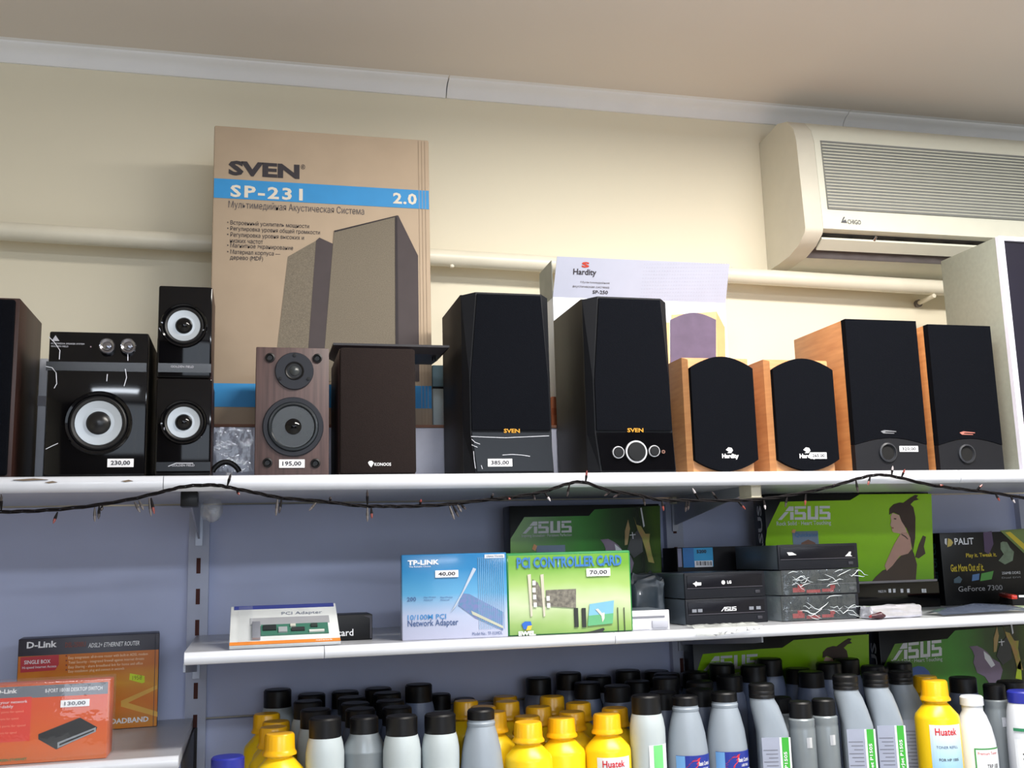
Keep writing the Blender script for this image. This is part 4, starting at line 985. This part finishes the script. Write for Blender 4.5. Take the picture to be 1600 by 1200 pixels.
for v in me.vertices: v.co = Vector((xs-.0006, .046-v.co.x, v.co.z))
t.add('side_text', me, M('print_teal_dark', (60, 92, 96), .4))
# black box with a red edge, corner forward
cb = atZ(1583, 950, ZM); zt_ = atY(1583, 930, cb.y).z; pb = atZ(1520, 918, zt_); hv = max(.02, zt_-ZM)
ang = math.atan2(cb.y-pb.y, cb.x-pb.x)
t = Thing('red_edged_box', 'black box with a glossy red edge at the right end of the middle shelf', 'box', (cb.x, cb.y, ZM), 0)
t.e.rotation_euler = (0, 0, ang); t.rz = ang
Lb = min(.12, math.hypot(cb.x-pb.x, cb.y-pb.y))
t.box('body', -Lb, 0, .0, .09, 0, hv, M('matt_black_card', (20, 18, 26), .5), .001)
t.box('red_edge', -Lb, .0005, -.0012, .010, hv-.008, hv+.0006, M('glossy_red', (190, 40, 26), .2, coat=.5), .002)
t.box('white_edge', .0, .001, .012, .088, hv-.004, hv, m_ink)

# ------------------------------------------------------------------ lower left shelf
t = upright('router_box', 'orange and black router box standing against the back panel', 'box', 28, 247, 1060, 994, YW-.112, .058, ZL, math.radians(5))
t.box('body', -t.w/2, t.w/2, .0, t.d, 0, t.h, M('dark_card', (30, 24, 44), .4), .0015)
W, h = t.w/2, t.h
t.poly('front_print', [(-W+.001, .001), (W-.001, .001), (W-.001, h-.027), (-W+.001, h-.027)], Mgrad('orange_print_grad', [(0, (196, 92, 30)), (.25, (206, 134, 34)), (.5, (214, 118, 30)), (.75, (216, 150, 44)), (1, (196, 110, 34))], 2, .35, .3, .35), .6)
t.text('brand_text', 'D-Link', 42, 1002, 89, 1014, m_ink, 1, bold=.03)
t.text('model_text', 'DSL-2500U', 102, 1003, 134, 1011, M('dark_orange_ink', (130, 52, 30), .5), 1, bold=.01)
t.text('title_text', 'ADSL2+ ETHERNET ROUTER', 138, 1003, 218, 1010, m_ink, 1, bold=.01, shear=.2)
t.polypx('red_panel', [(32, 1027), (92, 1023), (92, 1038), (86, 1047), (32, 1051)], M('crimson_print', (176, 30, 44), .4), 2)
t.text('panel_text', 'SINGLE BOX', 38, 1031, 79, 1037, m_ink, 3, bold=.01); t.text('panel_text', 'Hi-speed Internet Access', 35, 1040, 88, 1045, m_ink, 3)
for i, s in enumerate(('Easy integration: all-in-one router with built-in ADSL modem', 'Total Security - integrated firewall against internet threats', 'Easy Sharing - share broadband link for home and office', 'Easy installation: plug and connect in seconds')):
    y = 1022.5+i*7.3; x1 = (231, 225, 223, 194)[i]
    t.text('feature_text', s, 107, y, x1, y+5.5, M('pale_orange_ink', (240, 214, 176), .5), 1); t.rectpx('bullet', 102.5, y+1, 105, y+3.5, M('dark_orange_ink', (130, 52, 30), .5), 1)
t.polypx('printed_wave', [(189, 1095), (246, 1070), (246, 1076), (200, 1098), (246, 1112), (246, 1120), (189, 1104)], M('amber_wave', (222, 168, 60), .4), 1)
t.polypx('price_sticker', [(203, 1052), (226, 1056), (226, 1066), (222, 1067.5), (202, 1062)], M('neon_sticker', (206, 226, 30), .5), 3)
t.text('sticker_text', '195₴', 207, 1055, 222, 1062, M('olive_ink', (126, 140, 20), .5), 4)
t.text('title_text', 'BROADBAND', 158, 1121.5, 232, 1130, m_ink, 1, bold=.03)
t.poly('side_line', [(W-.0068, .001), (W-.006, .001), (W-.006, h-.001), (W-.0068, h-.001)], M('dark_card', (30, 24, 44), .4), 2)
t = upright('switch_box', 'orange desktop switch box in shrink wrap with a 130,00 price tag', 'box', -55, 168, 1130, 1070, YF+.024, .06, ZL)
t.box('body', -t.w/2, t.w/2, 0, t.d, 0, t.h, M('orange_card', (214, 98, 34), .4), .0015)
W, h = t.w/2, t.h
t.poly('front_print', [(-W+.001, .001), (W-.001, .001), (W-.001, h-.017), (-W+.001, h-.017)], Mgrad('orange_print_2', [(0, (204, 104, 30)), (.4, (220, 100, 30)), (1, (218, 84, 34))], 2, .3, .4, .2), .6)
t.poly('grey_band', [(-W+.001, h-.017), (W-.001, h-.017), (W-.001, h-.001), (-W+.001, h-.001)], M('slate_band', (112, 118, 130), .35), .8)
t.text('brand_text', 'D-Link', -6, 1077, 27, 1085, m_ink, 1, bold=.03)
t.text('title_text', '8-PORT 10/100 DESKTOP SWITCH', 71, 1074, 160, 1080, m_ink, 1, bold=.01)
t.rectpx('red_panel', -40, 1091, 48, 1160, M('red_orange_print', (222, 58, 36), .4), 1)
for i, (s, x1) in enumerate((('Extend your network', 43), ('affordably', 21))): t.text('panel_text', s, -22 if i == 0 else -14, 1095+i*7, x1, 1101+i*7, m_ink, 2)
for i, x1 in enumerate((37, 29, 40, 26)): t.text('panel_text', 'Fast Ethernet ports for speed', -30, 1111+i*11, x1, 1115.5+i*11, M('pink_ink', (240, 150, 120), .5), 2)
t.polypx('printed_device', [(60, 1147), (125, 1121), (152, 1136), (150, 1142), (88, 1171), (60, 1155)], m_black, 1)
t.polypx('printed_device', [(90, 1160), (150, 1136), (150, 1143), (90, 1169)], M('print_silver', (150, 156, 164), .4), 2)
t.polypx('printed_device', [(93, 1162), (147, 1140), (147, 1142), (93, 1165)], m_black, 3)
t.tag('130,00', 95, 1093, 140, 1104, 3)
t.text('eco_text', 'GREEN ETHERNET', -4, 1185, 42, 1189, M('green_ink', (60, 120, 50), .5), 1, bold=.02)
t.box('shrink_wrap', -W-.002, W+.003, -.003, t.d+.003, .0003, h+.004, Mfilm('shrink_wrap', (214, 220, 230), .06, .06, .5, 18), .002, label='clear shrink wrap with bright creases')

# ------------------------------------------------------------------ boxes behind the bottles
YK2 = YW-.076
t = upright('motherboard_box', 'lime motherboard box behind the bottles under the middle shelf', 'box', 1084, 1358, 1040, 985, YK2, .045, ZB, 0, 'motherboard boxes')
t.body(M('box_black_print', (13, 14, 16), .35, spec=.3), .0015)
t.polypx('lime_print', [(1083, 1120), (1083, 1066), (1098, 1022), (1187, 1014), (1222, 1012), (1240, 1000), (1357, 991), (1359, 1120)], m_lime, 1)
ASUS(t, 1098, 1024, 1184, 1046, m_glit, 2, skew=-5)
t.text('slogan_text', 'Rock Solid · Heart Touching', 1098, 1049, 1186, 1058, m_glit, 2)
girl(t, lambda a, b: (1076+a/5.333, 984+b/5.333))
t = upright('motherboard_box', 'dark green motherboard box with a printed horse rider behind the bottles', 'box', 1377, 1625, 1040, 975, YK2, .045, ZB, 0, 'motherboard boxes')
asus_dark(t, None, [(1379, 1044), (1398, 1006), (1480, 998), (1492, 985), (1618, 975), (1621, 1150), (1379, 1150)], (1394, 1003, 1471, 1028), (1392, 1028.5, 1472, 1036.5), 'Rock Solid · Heart Touching', -7)
knight(t, 576, 167)
t.polypx('printed_badge', [(1424, 1060), (1421, 1050), (1426, 1043), (1434, 1040.5), (1443, 1042), (1451, 1049), (1455, 1060)], M('badge_blue', (60, 100, 180), .4), 3)
t.polypx('printed_leaf', [(1586, 1060), (1589, 1040), (1594, 1030), (1596, 1062)], M('print_lime2', (178, 200, 40), .4), 3)
xs = -t.w/2
me = fit_text('ASUS', .010, .030, t.h-.14, t.h-.03, 0, rot90=True, bold=.03)
for v in me.vertices: v.co = Vector((xs-.0006, .042-v.co.x, v.co.z))
t.add('side_text', me, m_glit)

# ------------------------------------------------------------------ toner bottles
m_yb = M('yellow_bottle', (246, 206, 24), .32, var=.03); m_yc = M('yellow_cap', (246, 184, 18), .28, var=.03)
m_gb = M('grey_white_bottle', (186, 196, 200), .35, var=.03); m_sb = M('silver_bottle', (134, 142, 148), .3, metal=.2, var=.03)
m_db = M('slate_bottle', (92, 102, 126), .4, var=.03); m_bc = M('black_cap', (16, 16, 19), .4, spec=.35); m_hb = M('grey_bottle', (146, 156, 168), .35, var=.03)
m_wb = M('white_bottle', (220, 224, 232), .3, var=.02); m_bl = M('blue_cap', (40, 48, 150), .35); m_nv = M('navy_cap', (24, 26, 66), .4)
m_lb = M('label_white', (232, 236, 242), .4)
H0 = {'yellow': .170, 'jar': .190, 'canon': .187, 'static': .188, 'hp': .2025, 'small': .168, 'white': .16, 'blue': .162, 'dark': .187}
RAD = {'yellow': .0360, 'jar': .0285, 'canon': .0305, 'static': .0335, 'hp': .026, 'small': .0215, 'white': .034, 'blue': .030, 'dark': .0285}
CACHE = {}
def lathe_me(key, prof, seg=28, ribs=None):
    if key not in CACHE:
        bm = bm_lathe(prof, seg, ribs=ribs); bmesh.ops.recalc_face_normals(bm, faces=bm.faces)
        me = bpy.data.meshes.new(key); bm.to_mesh(me); bm.free()
        me.polygons.foreach_set('use_smooth', [True]*len(me.polygons)); me.set_sharp_from_angle(angle=math.radians(38)); CACHE[key] = me
    return CACHE[key]
def part(name, me, mat, par):
    o = bpy.data.objects.new(name, me); COL.objects.link(o); o.parent = par
    if not me.materials: me.materials.append(mat)
    return o
def capprof(r, z0, z1, fl=0): return [(r*.6, z0), (r+fl, z0), (r+fl, z0+.003), (r, z0+.0045), (r, z1-.0025), (r-.0022, z1), (r*.5, z1+.0002), (.0001, z1+.0002)]
def wraplabel(R, a0, a1, z0, z1, n=12):
    bm = bmesh.new(); g = []
    for z in (z0, z1): g.append([bm.verts.new((R*math.sin(a0+(a1-a0)*i/n), -R*math.cos(a0+(a1-a0)*i/n), z)) for i in range(n+1)])
    for i in range(n): bm.faces.new((g[0][i], g[0][i+1], g[1][i+1], g[1][i]))
    return bm
def bend(s, R, a0, a1, z0, z1, **k): return fit_text(s, a0*R, a1*R, z0, z1, 0, bend=(R, 0), **k)
def bottle(kind, x, y, H, label, group, facing, front):
    t = Thing('toner_bottle', label, 'bottle', (x, y, ZB+.0004), facing, group)
    h0 = H0[kind]; t.e.scale = (1, 1, H/h0); e = t.e
    if kind == 'yellow':
        part('body', lathe_me('yb', [(.030, 0), (.0355, .003), (.0365, .008), (.0365, .114), (.0345, .120), (.021, .1345), (.0185, .137), (.0185, .142), (.0001, .142)], 28), m_yb, e)
        part('cap', lathe_me('yc', [(.015, .1405), (.0248, .1405), (.0248, .1432), (.0225, .1465), (.0222, .149), (.0216, .1675), (.0195, .170), (.0001, .1702)], 44, (4, 5, .0014)), m_yc, e)
    elif kind in ('jar', 'dark'):
        part('body', lathe_me('jb'+kind, [(.024, 0), (.0275, .004), (.0275, .09), (.0285, .125), (.0283, .14), (.0262, .154), (.0238, .162), (.0001, .162)]), m_db if kind == 'dark' else m_gb, e)
        part('cap', lathe_me('jc', capprof(.0236, .1615, .190)), m_bc, e)
        if kind == 'dark': e.scale = (1, 1, H/.190)
    elif kind == 'canon':
        part('body', lathe_me('cb', [(.028, 0), (.0312, .004), (.0312, .134), (.0318, .136), (.0318, .139), (.0306, .141), (.030, .146), (.0225, .160), (.0215, .163), (.0001, .163)]), m_sb, e)
        part('cap', lathe_me('cc', capprof(.0214, .1625, .187)), m_bc, e)
        if front: t.add('brand_text', bend('CANON', .0316, -.55, .48, .108, .1135, bold=.02), m_dark)
    elif kind == 'static':
        part('body', lathe_me('sb', [(.030, 0), (.0333, .004), (.0335, .085), (.0325, .105), (.0295, .130), (.0245, .152), (.0208, .164), (.0216, .166), (.0216, .169), (.0204, .1705), (.0204, .174), (.0001, .174)]), m_hb, e)
        part('cap', lathe_me('sc', capprof(.0208, .1735, .188)), m_bc, e)
        if front:
            R = .0338
            lb = t.add('label', wraplabel(R, -.75, 1.25, .02, .100), M('label_navy', (40, 56, 150), .35)); t.add('label_field', wraplabel(R+.0002, -.75, -.30, .02, .0995), M('label_sky', (110, 164, 220), .35), lb)
            bm = bmesh.new()
            for k, (a0, a1, z0, z1) in enumerate(((-.35, .25, .078, .081), (-.28, .38, .082, .086), (-.15, .42, .087, .0905), (-.42, .18, .073, .077), (.0, .46, .0915, .0945))):
                r2 = R+.0004+.00004*k; bm.faces.new([bm.verts.new((r2*math.sin(a), -r2*math.cos(a), z)) for a, z in ((a0, z0), (a1-.12, z0), (a1, z1+.002), (a0+.16, z1))])
            t.add('red_splash', bm, M('label_red', (206, 36, 44), .35), lb)
            t.add('brand_text', bend('Static Control', R+.0006, .34, 1.02, .083, .0905, bold=.02), m_ink, lb)
            t.add('label_text', bend('LASER TONER', R+.0006, .5, .95, .077, .081, bold=.02), m_ink, lb)
            t.add('label_field', wraplabel(R+.0003, .1, 1.2, .02, .073), m_lb, lb)
    elif kind == 'hp':
        if 'hb' not in CACHE:
            def sec(cx, rx, ry, z, p, n=28):
                out = []
                for i in range(n):
                    a = 2*math.pi*i/n; c, s = math.cos(a), math.sin(a)
                    out.append((cx+math.copysign(abs(c)**p, c)*rx, math.copysign(abs(s)**p, s)*ry, z))
                return out
            bm = bm_loft([sec(.013, .0225, .020, 0, .45), sec(.013, .0245, .022, .004, .45), sec(.013, .0245, .022, .122, .45), sec(.0125, .0243, .022, .127, .5), sec(.0080, .0238, .0215, .148, .75), sec(.003, .0225, .021, .167, .95), sec(0, .020, .020, .177, 1), sec(0, .0195, .0195, .181, 1)])
            bmesh.ops.recalc_face_normals(bm, faces=bm.faces); me = bpy.data.meshes.new('hb'); bm.to_mesh(me); bm.free()
            me.polygons.foreach_set('use_smooth', [True]*len(me.polygons)); me.set_sharp_from_angle(angle=math.radians(50)); CACHE['hb'] = me
        part('body', CACHE['hb'], m_hb, e)
        part('cap', lathe_me('hc', [(.012, .180), (.0208, .180), (.0208, .1845), (.0202, .1855), (.0208, .1865), (.0208, .191), (.0202, .192), (.0208, .193), (.0208, .2), (.0185, .2025), (.0001, .2027)], 30), m_bc, e)
        if front:
            lb = t.box('label', -.009, .0368, -.0226, -.0216, .015, .120, M('label_grey', (158, 164, 184), .4))
            t.box('label_border', .0195, .0370, -.0230, -.0226, .015, .120, m_lb, parent=lb); t.box('green_strip', .0228, .0340, -.0233, -.0230, .015, .120, M('label_green', (64, 172, 58), .35), parent=lb)
            t.add('strip_text', fit_text('HP LaserJet P1505', .0250, .0318, .02, .098, -.0236, rot90=True, bold=.02), m_ink, lb)
            for i in range(12): t.box('text_line', -.007+.004*(i % 3), .016, -.02285, -.0226, .100-i*.006, .1012-i*.006, M('label_ink', (110, 112, 124), .5), parent=lb)
    elif kind == 'small':
        part('body', lathe_me('eb', [(.019, 0), (.0212, .003), (.0212, .125), (.0205, .129), (.0212, .131), (.0212, .140), (.019, .1425), (.0001, .1425)]), m_sb, e)
        part('cap', lathe_me('ec', capprof(.0188, .142, .168), 48), m_bc, e)
        if front: t.add('silver_sticker', wraplabel(.0216, .1, .55, .098, .114, 6), M('sticker_silver', (226, 230, 240), .15, metal=.5))
    elif kind == 'white':
        part('body', lathe_me('wb', [(.030, 0), (.0337, .004), (.034, .06), (.0325, .085), (.028, .108), (.0215, .127), (.0172, .135), (.0172, .146), (.0001, .146)]), m_wb, e)
        part('cap', lathe_me('wc', capprof(.0192, .1445, .160)), m_wb, e)
        lb = t.add('label', wraplabel(.0343, -.35, 1.1, .005, .078), m_lb); t.add('label_border', wraplabel(.0344, -.35, 1.1, .0755, .078), M('label_green2', (70, 150, 80), .4), lb); t.add('label_border', wraplabel(.0345, -.35, -.28, .005, .0765), M('label_green2', (70, 150, 80), .4), lb)
        t.add('label_text', bend('Premium Toner', .0346, -.2, .85, .066, .072), M('label_red', (206, 36, 44), .35), lb); t.add('label_text', bend('TRP 100', .0346, .2, .85, .045, .052, bold=.01), m_dark, lb)
    elif kind == 'blue':
        part('body', lathe_me('bb', [(.028, 0), (.031, .004), (.030, .09), (.0268, .128), (.024, .138), (.022, .143), (.0001, .143)]), m_wb, e)
        part('cap', lathe_me('bc', capprof(.0235, .1425, .162)), m_bl, e)
        lb = t.add('label', wraplabel(.0312, -.9, .9, .006, .085), m_lb); t.add('label_border', wraplabel(.0316, -.9, .9, .098, .103), M('label_green3', (44, 130, 90), .4), lb)
        for i in range(6): t.add('text_line', wraplabel(.0315, -.5, .3+.06*(i % 3), .02+i*.008, .0225+i*.008, 6), m_dark, lb)
    return t
def yellow_label(t):
    R = .0368
    lb = t.add('label', wraplabel(R, -.62, .95, .012, .108), Mgrad('toner_label', [(0, (96, 176, 226)), (.6, (190, 222, 240)), (1, (236, 238, 244))], 2, .3, .4))
    t.add('brand_text', bend('Huatek', R+.0004, -.38, .62, .091, .1035, bold=.02), M('label_red', (206, 36, 44), .35), lb)
    t.add('label_text', bend('TONER REFILL', R+.0004, -.38, .62, .074, .078), M('label_inkblue', (70, 90, 130), .4), lb); t.add('label_text', bend('FOR HP 1005', R+.0004, -.30, .60, .056, .060, bold=.01), m_dark, lb)

COLS = [
 ('leftmost yellow column', 'yellow toner bottle', ['yellow']*4, [(440, 1146), (429, 1136), (431, 1127), (418, 1115)]),
 ('column beside the leftmost yellow bottles', 'pale bottle with black cap', ['jar']*5, [(506, 1121), (493, 1108), (481, 1095), (470, 1084), (466, 1077)]),
 ('column led by the lettered silver bottle', 'black capped bottle', ['canon']+['dark']*4, [(581, 1119.5), (564, 1107), (556, 1098), (548, 1089), (539, 1080)]),
 ('column right of the lettered silver bottle', 'pale bottle with black cap', ['jar']+['dark']*4, [(637, 1118), (619, 1104.5), (609, 1094), (608, 1082), (595, 1075)]),
 ('column left of the tapering bottle', 'pale bottle with black cap', ['jar', 'small', 'small', 'small', 'dark'], [(692, 1115), (699, 1091), (680, 1084), (662, 1086), (655, 1069)]),
 ('left of the middle yellow group', 'tapering grey bottle', ['static'], [(749, 1108)]),
 ('yellow column half hidden by the tapering bottle', 'yellow toner bottle', ['yellow']*3, [(774, 1112), (763, 1104), (742, 1095)]),
 ('first full middle yellow column', 'yellow toner bottle', ['yellow']*5, [(818, 1128), (806, 1119), (827, 1104), (814, 1096), (806, 1088)]),
 ('second full middle yellow column', 'yellow toner bottle', ['yellow']*4, [(876, 1121.5), (858, 1112), (881, 1098), (866, 1088)]),
 ('third full middle yellow column', 'yellow toner bottle', ['yellow']*2, [(945, 1115.5), (920, 1106)]),
 ('cluster behind the middle yellow bottles', 'slate bottle with black cap', ['dark']*6, [(964, 1071), (911, 1066), (872, 1059), (932, 1056), (909, 1051), (955, 1047)]),
 ('column of the pale green labelled bottle', 'black capped bottle', ['jar', 'dark', 'dark', 'dark', 'dark'], [(1002, 1086), (1035, 1081), (1017, 1064), (1040, 1052), (1003, 1048)]),
 ('left blue labelled column', 'tapering grey bottle', ['static', 'dark', 'dark', 'dark', 'dark'], [(1070, 1087), (1093, 1076.5), (1085, 1064), (1072, 1058), (1105, 1049.5)]),
 ('right blue labelled column', 'tapering grey bottle', ['static', 'dark'], [(1131, 1081), (1149, 1055)]),
 ('column of the first green striped bottle', 'grey bottle with black screw cap', ['hp', 'dark', 'dark', 'dark'], [(1189, 1068), (1180, 1037), (1206, 1039), (1225, 1029)]),
 ('pair of slim silver bottles', 'slim silver bottle with black cap', ['small', 'small', 'small'], [(1250, 1096), (1286, 1092), (1219, 1089)]),
 ('cluster behind the slim silver bottles', 'slate bottle with black screw cap', ['dark']*4, [(1269, 1049), (1233, 1044), (1275, 1035), (1287, 1029)]),
 ('column of the second green striped bottle', 'grey bottle with black screw cap', ['hp', 'dark', 'dark'], [(1320, 1054.5), (1320, 1042), (1323, 1035)]),
 ('column of the third green striped bottle', 'grey bottle with black screw cap', ['hp']*2, [(1367, 1051), (1363, 1040)]),
 ('green striped, next to the labelled yellow bottle', 'grey bottle with black screw cap', ['hp'], [(1406, 1048.5)]),
 ('labelled yellow column at the right', 'yellow toner bottle', ['yellow']*2, [(1468, 1063), (1434, 1056)]),
 ('pair right of the labelled yellow bottle', 'white bottle', ['white', 'dark'], [(1508, 1087), (1516, 1058)]),
 ('between the white bottles at the right end', 'slim silver bottle with black cap', ['small'], [(1555, 1069)]),
 ('pair at the right picture edge', 'white bottle', ['blue', 'dark'], [(1592, 1079), (1575, 1064)]),
 ('in the lower left corner of the bottle shelf', 'bottle with a wide blue cap', ['blue'], [(356, 1182)]),
]
ORD = ['frontmost', 'second', 'third', 'fourth', 'fifth', 'sixth']
FIXED = {(818, 1128): .040, (876, 1121.5): .082, (945, 1115.5): .070, (1468, 1063): .048, (1508, 1087): .048, (1555, 1069): .080, (1592, 1079): .050, (1250, 1096): .042, (1286, 1092): .048, (1189, 1068): .046, (1320, 1054.5): .044, (1367, 1051): .060, (1406, 1048.5): .120, (356, 1182): .05}
B = []
for ci, (place, what, kinds, caps) in enumerate(COLS):
    for k, (kind, (px, py)) in enumerate(zip(kinds, caps)):
        p = atZ(px, py, ZB+H0[kind]); Y = p.y; front = k == 0 and (px, py) != (964, 1071) and (px, py) != (1269, 1049)
        if (px, py) in FIXED: Y = YF+FIXED[(px, py)]
        elif front: Y = min(max(Y, YF+.042), YF+.06)
        else: Y = max(Y, YF+.105)
        B.append([kind, px, py, Y, ci, k, .12 if front or (px, py) in FIXED else 1.0])
def xy(b): p = atY(b[1], b[2], b[3]); return p.x, p.y, p.z
def far(b): return (YW-.033 if b[1] < 1060 else YK2-.004)-RAD[b[0]]
for b in B: b[3] = min(b[3], far(b))
for it in range(700):
    moved = False
    C = []
    for b in B:
        x, y, z = xy(b); C.append([x+(.013 if b[0] == 'hp' else 0), y])
    for i in range(len(B)):
        for j in range(i+1, len(B)):
            a, c = B[i], B[j]; ax, ay = C[i]; bx, by = C[j]
            if abs(ax-bx) > .08 or abs(ay-by) > .08: continue
            need = RAD[a[0]]+RAD[c[0]]+.0012; d = math.hypot(ax-bx, ay-by)
            if d < need:
                s_ = (need-d)*.5; moved = True
                dx, dy = (ax-bx)/(d+1e-6), (ay-by)/(d+1e-6)
                wa, wc = a[6]/(a[6]+c[6]), c[6]/(a[6]+c[6])
                for q, sg, w_ in ((a, 1, wa), (c, -1, wc)):
                    q[3] = min(max(q[3]+sg*dy*s_*w_, YF+.040), far(q)); q[1] += sg*dx*s_*w_*500
    if not moved: break
for b in B:
    kind, px, py, Y, ci, k = b[:6]; x, y, z = xy(b)
    place, what, kinds, caps = COLS[ci]
    single_ = len(kinds) == 1
    what2 = {'yellow': 'yellow toner bottle', 'jar': 'pale bottle with black cap', 'canon': 'silver bottle lettered in black', 'static': 'tapering grey bottle with low black cap', 'hp': 'grey bottle with black screw cap', 'small': 'slim silver bottle with black cap', 'white': 'white bottle with white cap', 'blue': 'bottle with blue cap', 'dark': 'slate bottle with black cap'}[kind]
    lab = what2+(', ' if single_ else ', %s in the ' % ORD[k])+place
    face = math.atan2(x, y)*-1*.6
    t = bottle(kind, x, y, z-ZB, lab, 'toner bottles on the bottom shelf', face, k == 0 or (kind in ('small',) and ci == 15))
    if kind == 'yellow' and k == 0 and px > 900: yellow_label(t)
    if ci == 11 and k == 0:
        lb = t.add('label', wraplabel(.0289, -.1, 1.2, .02, .118), m_lb); t.add('green_strip', wraplabel(.0292, .15, .75, .02, .1175), M('label_green4', (120, 214, 130), .35), lb)
    if kind == 'blue' and ci == len(COLS)-1:
        pass

# ------------------------------------------------------------------ garland under the upper shelf
YG = YF-.007
wire = [(-30, 801), (0, 800), (60, 798), (130, 792), (200, 781), (255, 768), (290, 760), (335, 758), (360, 762), (400, 770), (440, 778), (500, 783), (560, 790), (600, 791), (640, 791), (700, 788), (760, 781), (800, 777), (850, 768), (880, 758), (910, 753), (950, 766), (1000, 774), (1030, 781), (1080, 782), (1150, 782), (1200, 779), (1250, 771), (1300, 760), (1340, 748), (1370, 742), (1400, 745), (1450, 757), (1500, 764), (1550, 770), (1600, 778), (1640, 784)]
o0 = atY(800, 777, YG)
t = Thing('fairy_lights', 'dark string of fairy lights draped along the upper shelf edge', 'string lights', o0)
m_wire = M('dark_wire', (20, 17, 19), .7, spec=.12); m_bulb = M('bulb_smoke', (56, 50, 52), .2)
def smoothpath(P, n=4):
    out = []
    for i in range(len(P)-1):
        a, b, c, d = P[max(i-1, 0)], P[i], P[i+1], P[min(i+2, len(P)-1)]
        for k in range(n):
            s = k/n; out.append(tuple(.5*((2*b[m])+(-a[m]+c[m])*s+(2*a[m]-5*b[m]+4*c[m]-d[m])*s*s+(-a[m]+3*b[m]-3*c[m]+d[m])*s**3) for m in (0, 1)))
    return out+[P[-1]]
sp = smoothpath(wire)
for ph in (0, 2.1, 4.2):
    pts = []
    for i, (a, b) in enumerate(sp):
        p = atY(a, b, YG)-o0; an = i*.9+ph; pts.append(p+Vector((0, .0016*math.cos(an), .0018*math.sin(an))))
    t.add('wire', bm_tube(pts, .0013, 6), m_wire, smooth=True)
bulbs = [(2, 798, 2, 772, 0), (90, 800, 83, 818, 2), (148, 793, 148, 815, 1), (155, 791, 154, 811, 0), (160, 790, 158, 798, 0), (210, 784, 219, 801, 1), (217, 782, 224, 797, 1), (233, 778, 236, 807, 1), (236, 778, 241, 803, 2), (355, 760, 361, 740, 0), (370, 767, 374, 773, 2), (434, 778, 431, 806, 1), (440, 779, 436, 802, 0), (495, 784, 483, 798, 1), (516, 784, 516, 776, 0), (574, 790, 574, 765, 0), (574, 792, 574, 815, 1), (580, 792, 581, 810, 2), (656, 790, 658, 780, 2), (702, 790, 710, 812, 1), (707, 789, 717, 808, 0), (714, 788, 721, 800, 1), (720, 788, 728, 796, 0), (767, 780, 771, 771, 0), (790, 778, 798, 780, 2), (833, 772, 836, 782, 0), (850, 768, 860, 783, 3), (890, 757, 886, 776, 0), (915, 754, 917, 735, 2), (955, 768, 944, 775, 0), (972, 770, 958, 777, 0), (1005, 776, 1008, 790, 0), (1034, 781, 1037, 798, 2), (1092, 781, 1082, 763, 3), (1122, 781, 1112, 768, 0), (1073, 782, 1071, 800, 0), (1077, 782, 1075, 797, 0), (1152, 782, 1165, 796, 2), (1193, 780, 1196, 796, 3), (1259, 770, 1258, 790, 2), (1230, 775, 1227, 793, 0), (1298, 762, 1305, 756, 0), (1337, 749, 1341, 770, 0), (1360, 744, 1356, 758, 2), (1393, 744, 1395, 728, 3), (1408, 747, 1414, 733, 2), (1460, 759, 1474, 758, 2), (1525, 767, 1535, 757, 2), (1555, 771, 1562, 783, 2), (1578, 774, 1586, 786, 3)]
tips = [m_bulb, M('bulb_grey', (96, 90, 90), .35), M('bulb_red', (124, 56, 50), .3), M('bulb_white', (176, 170, 174), .25)]
for x0, y0, x1, y1, c in bulbs:
    a = atY(x0, y0, YG)-o0; b = atY(x1, y1, YG-.004)-o0; m = a.lerp(b, .45); e = a.lerp(b, .78)
    s = t.add('socket', bm_tube([a, m, a.lerp(b, .6)], [.0009, .0021, .0022], 7), m_wire if c != 1 else M('socket_grey', (66, 62, 62), .5), smooth=True)
    t.add('bulb', bm_tube([m, e, b], [.0018, .0019, .0006], 7), tips[c], s, smooth=True)
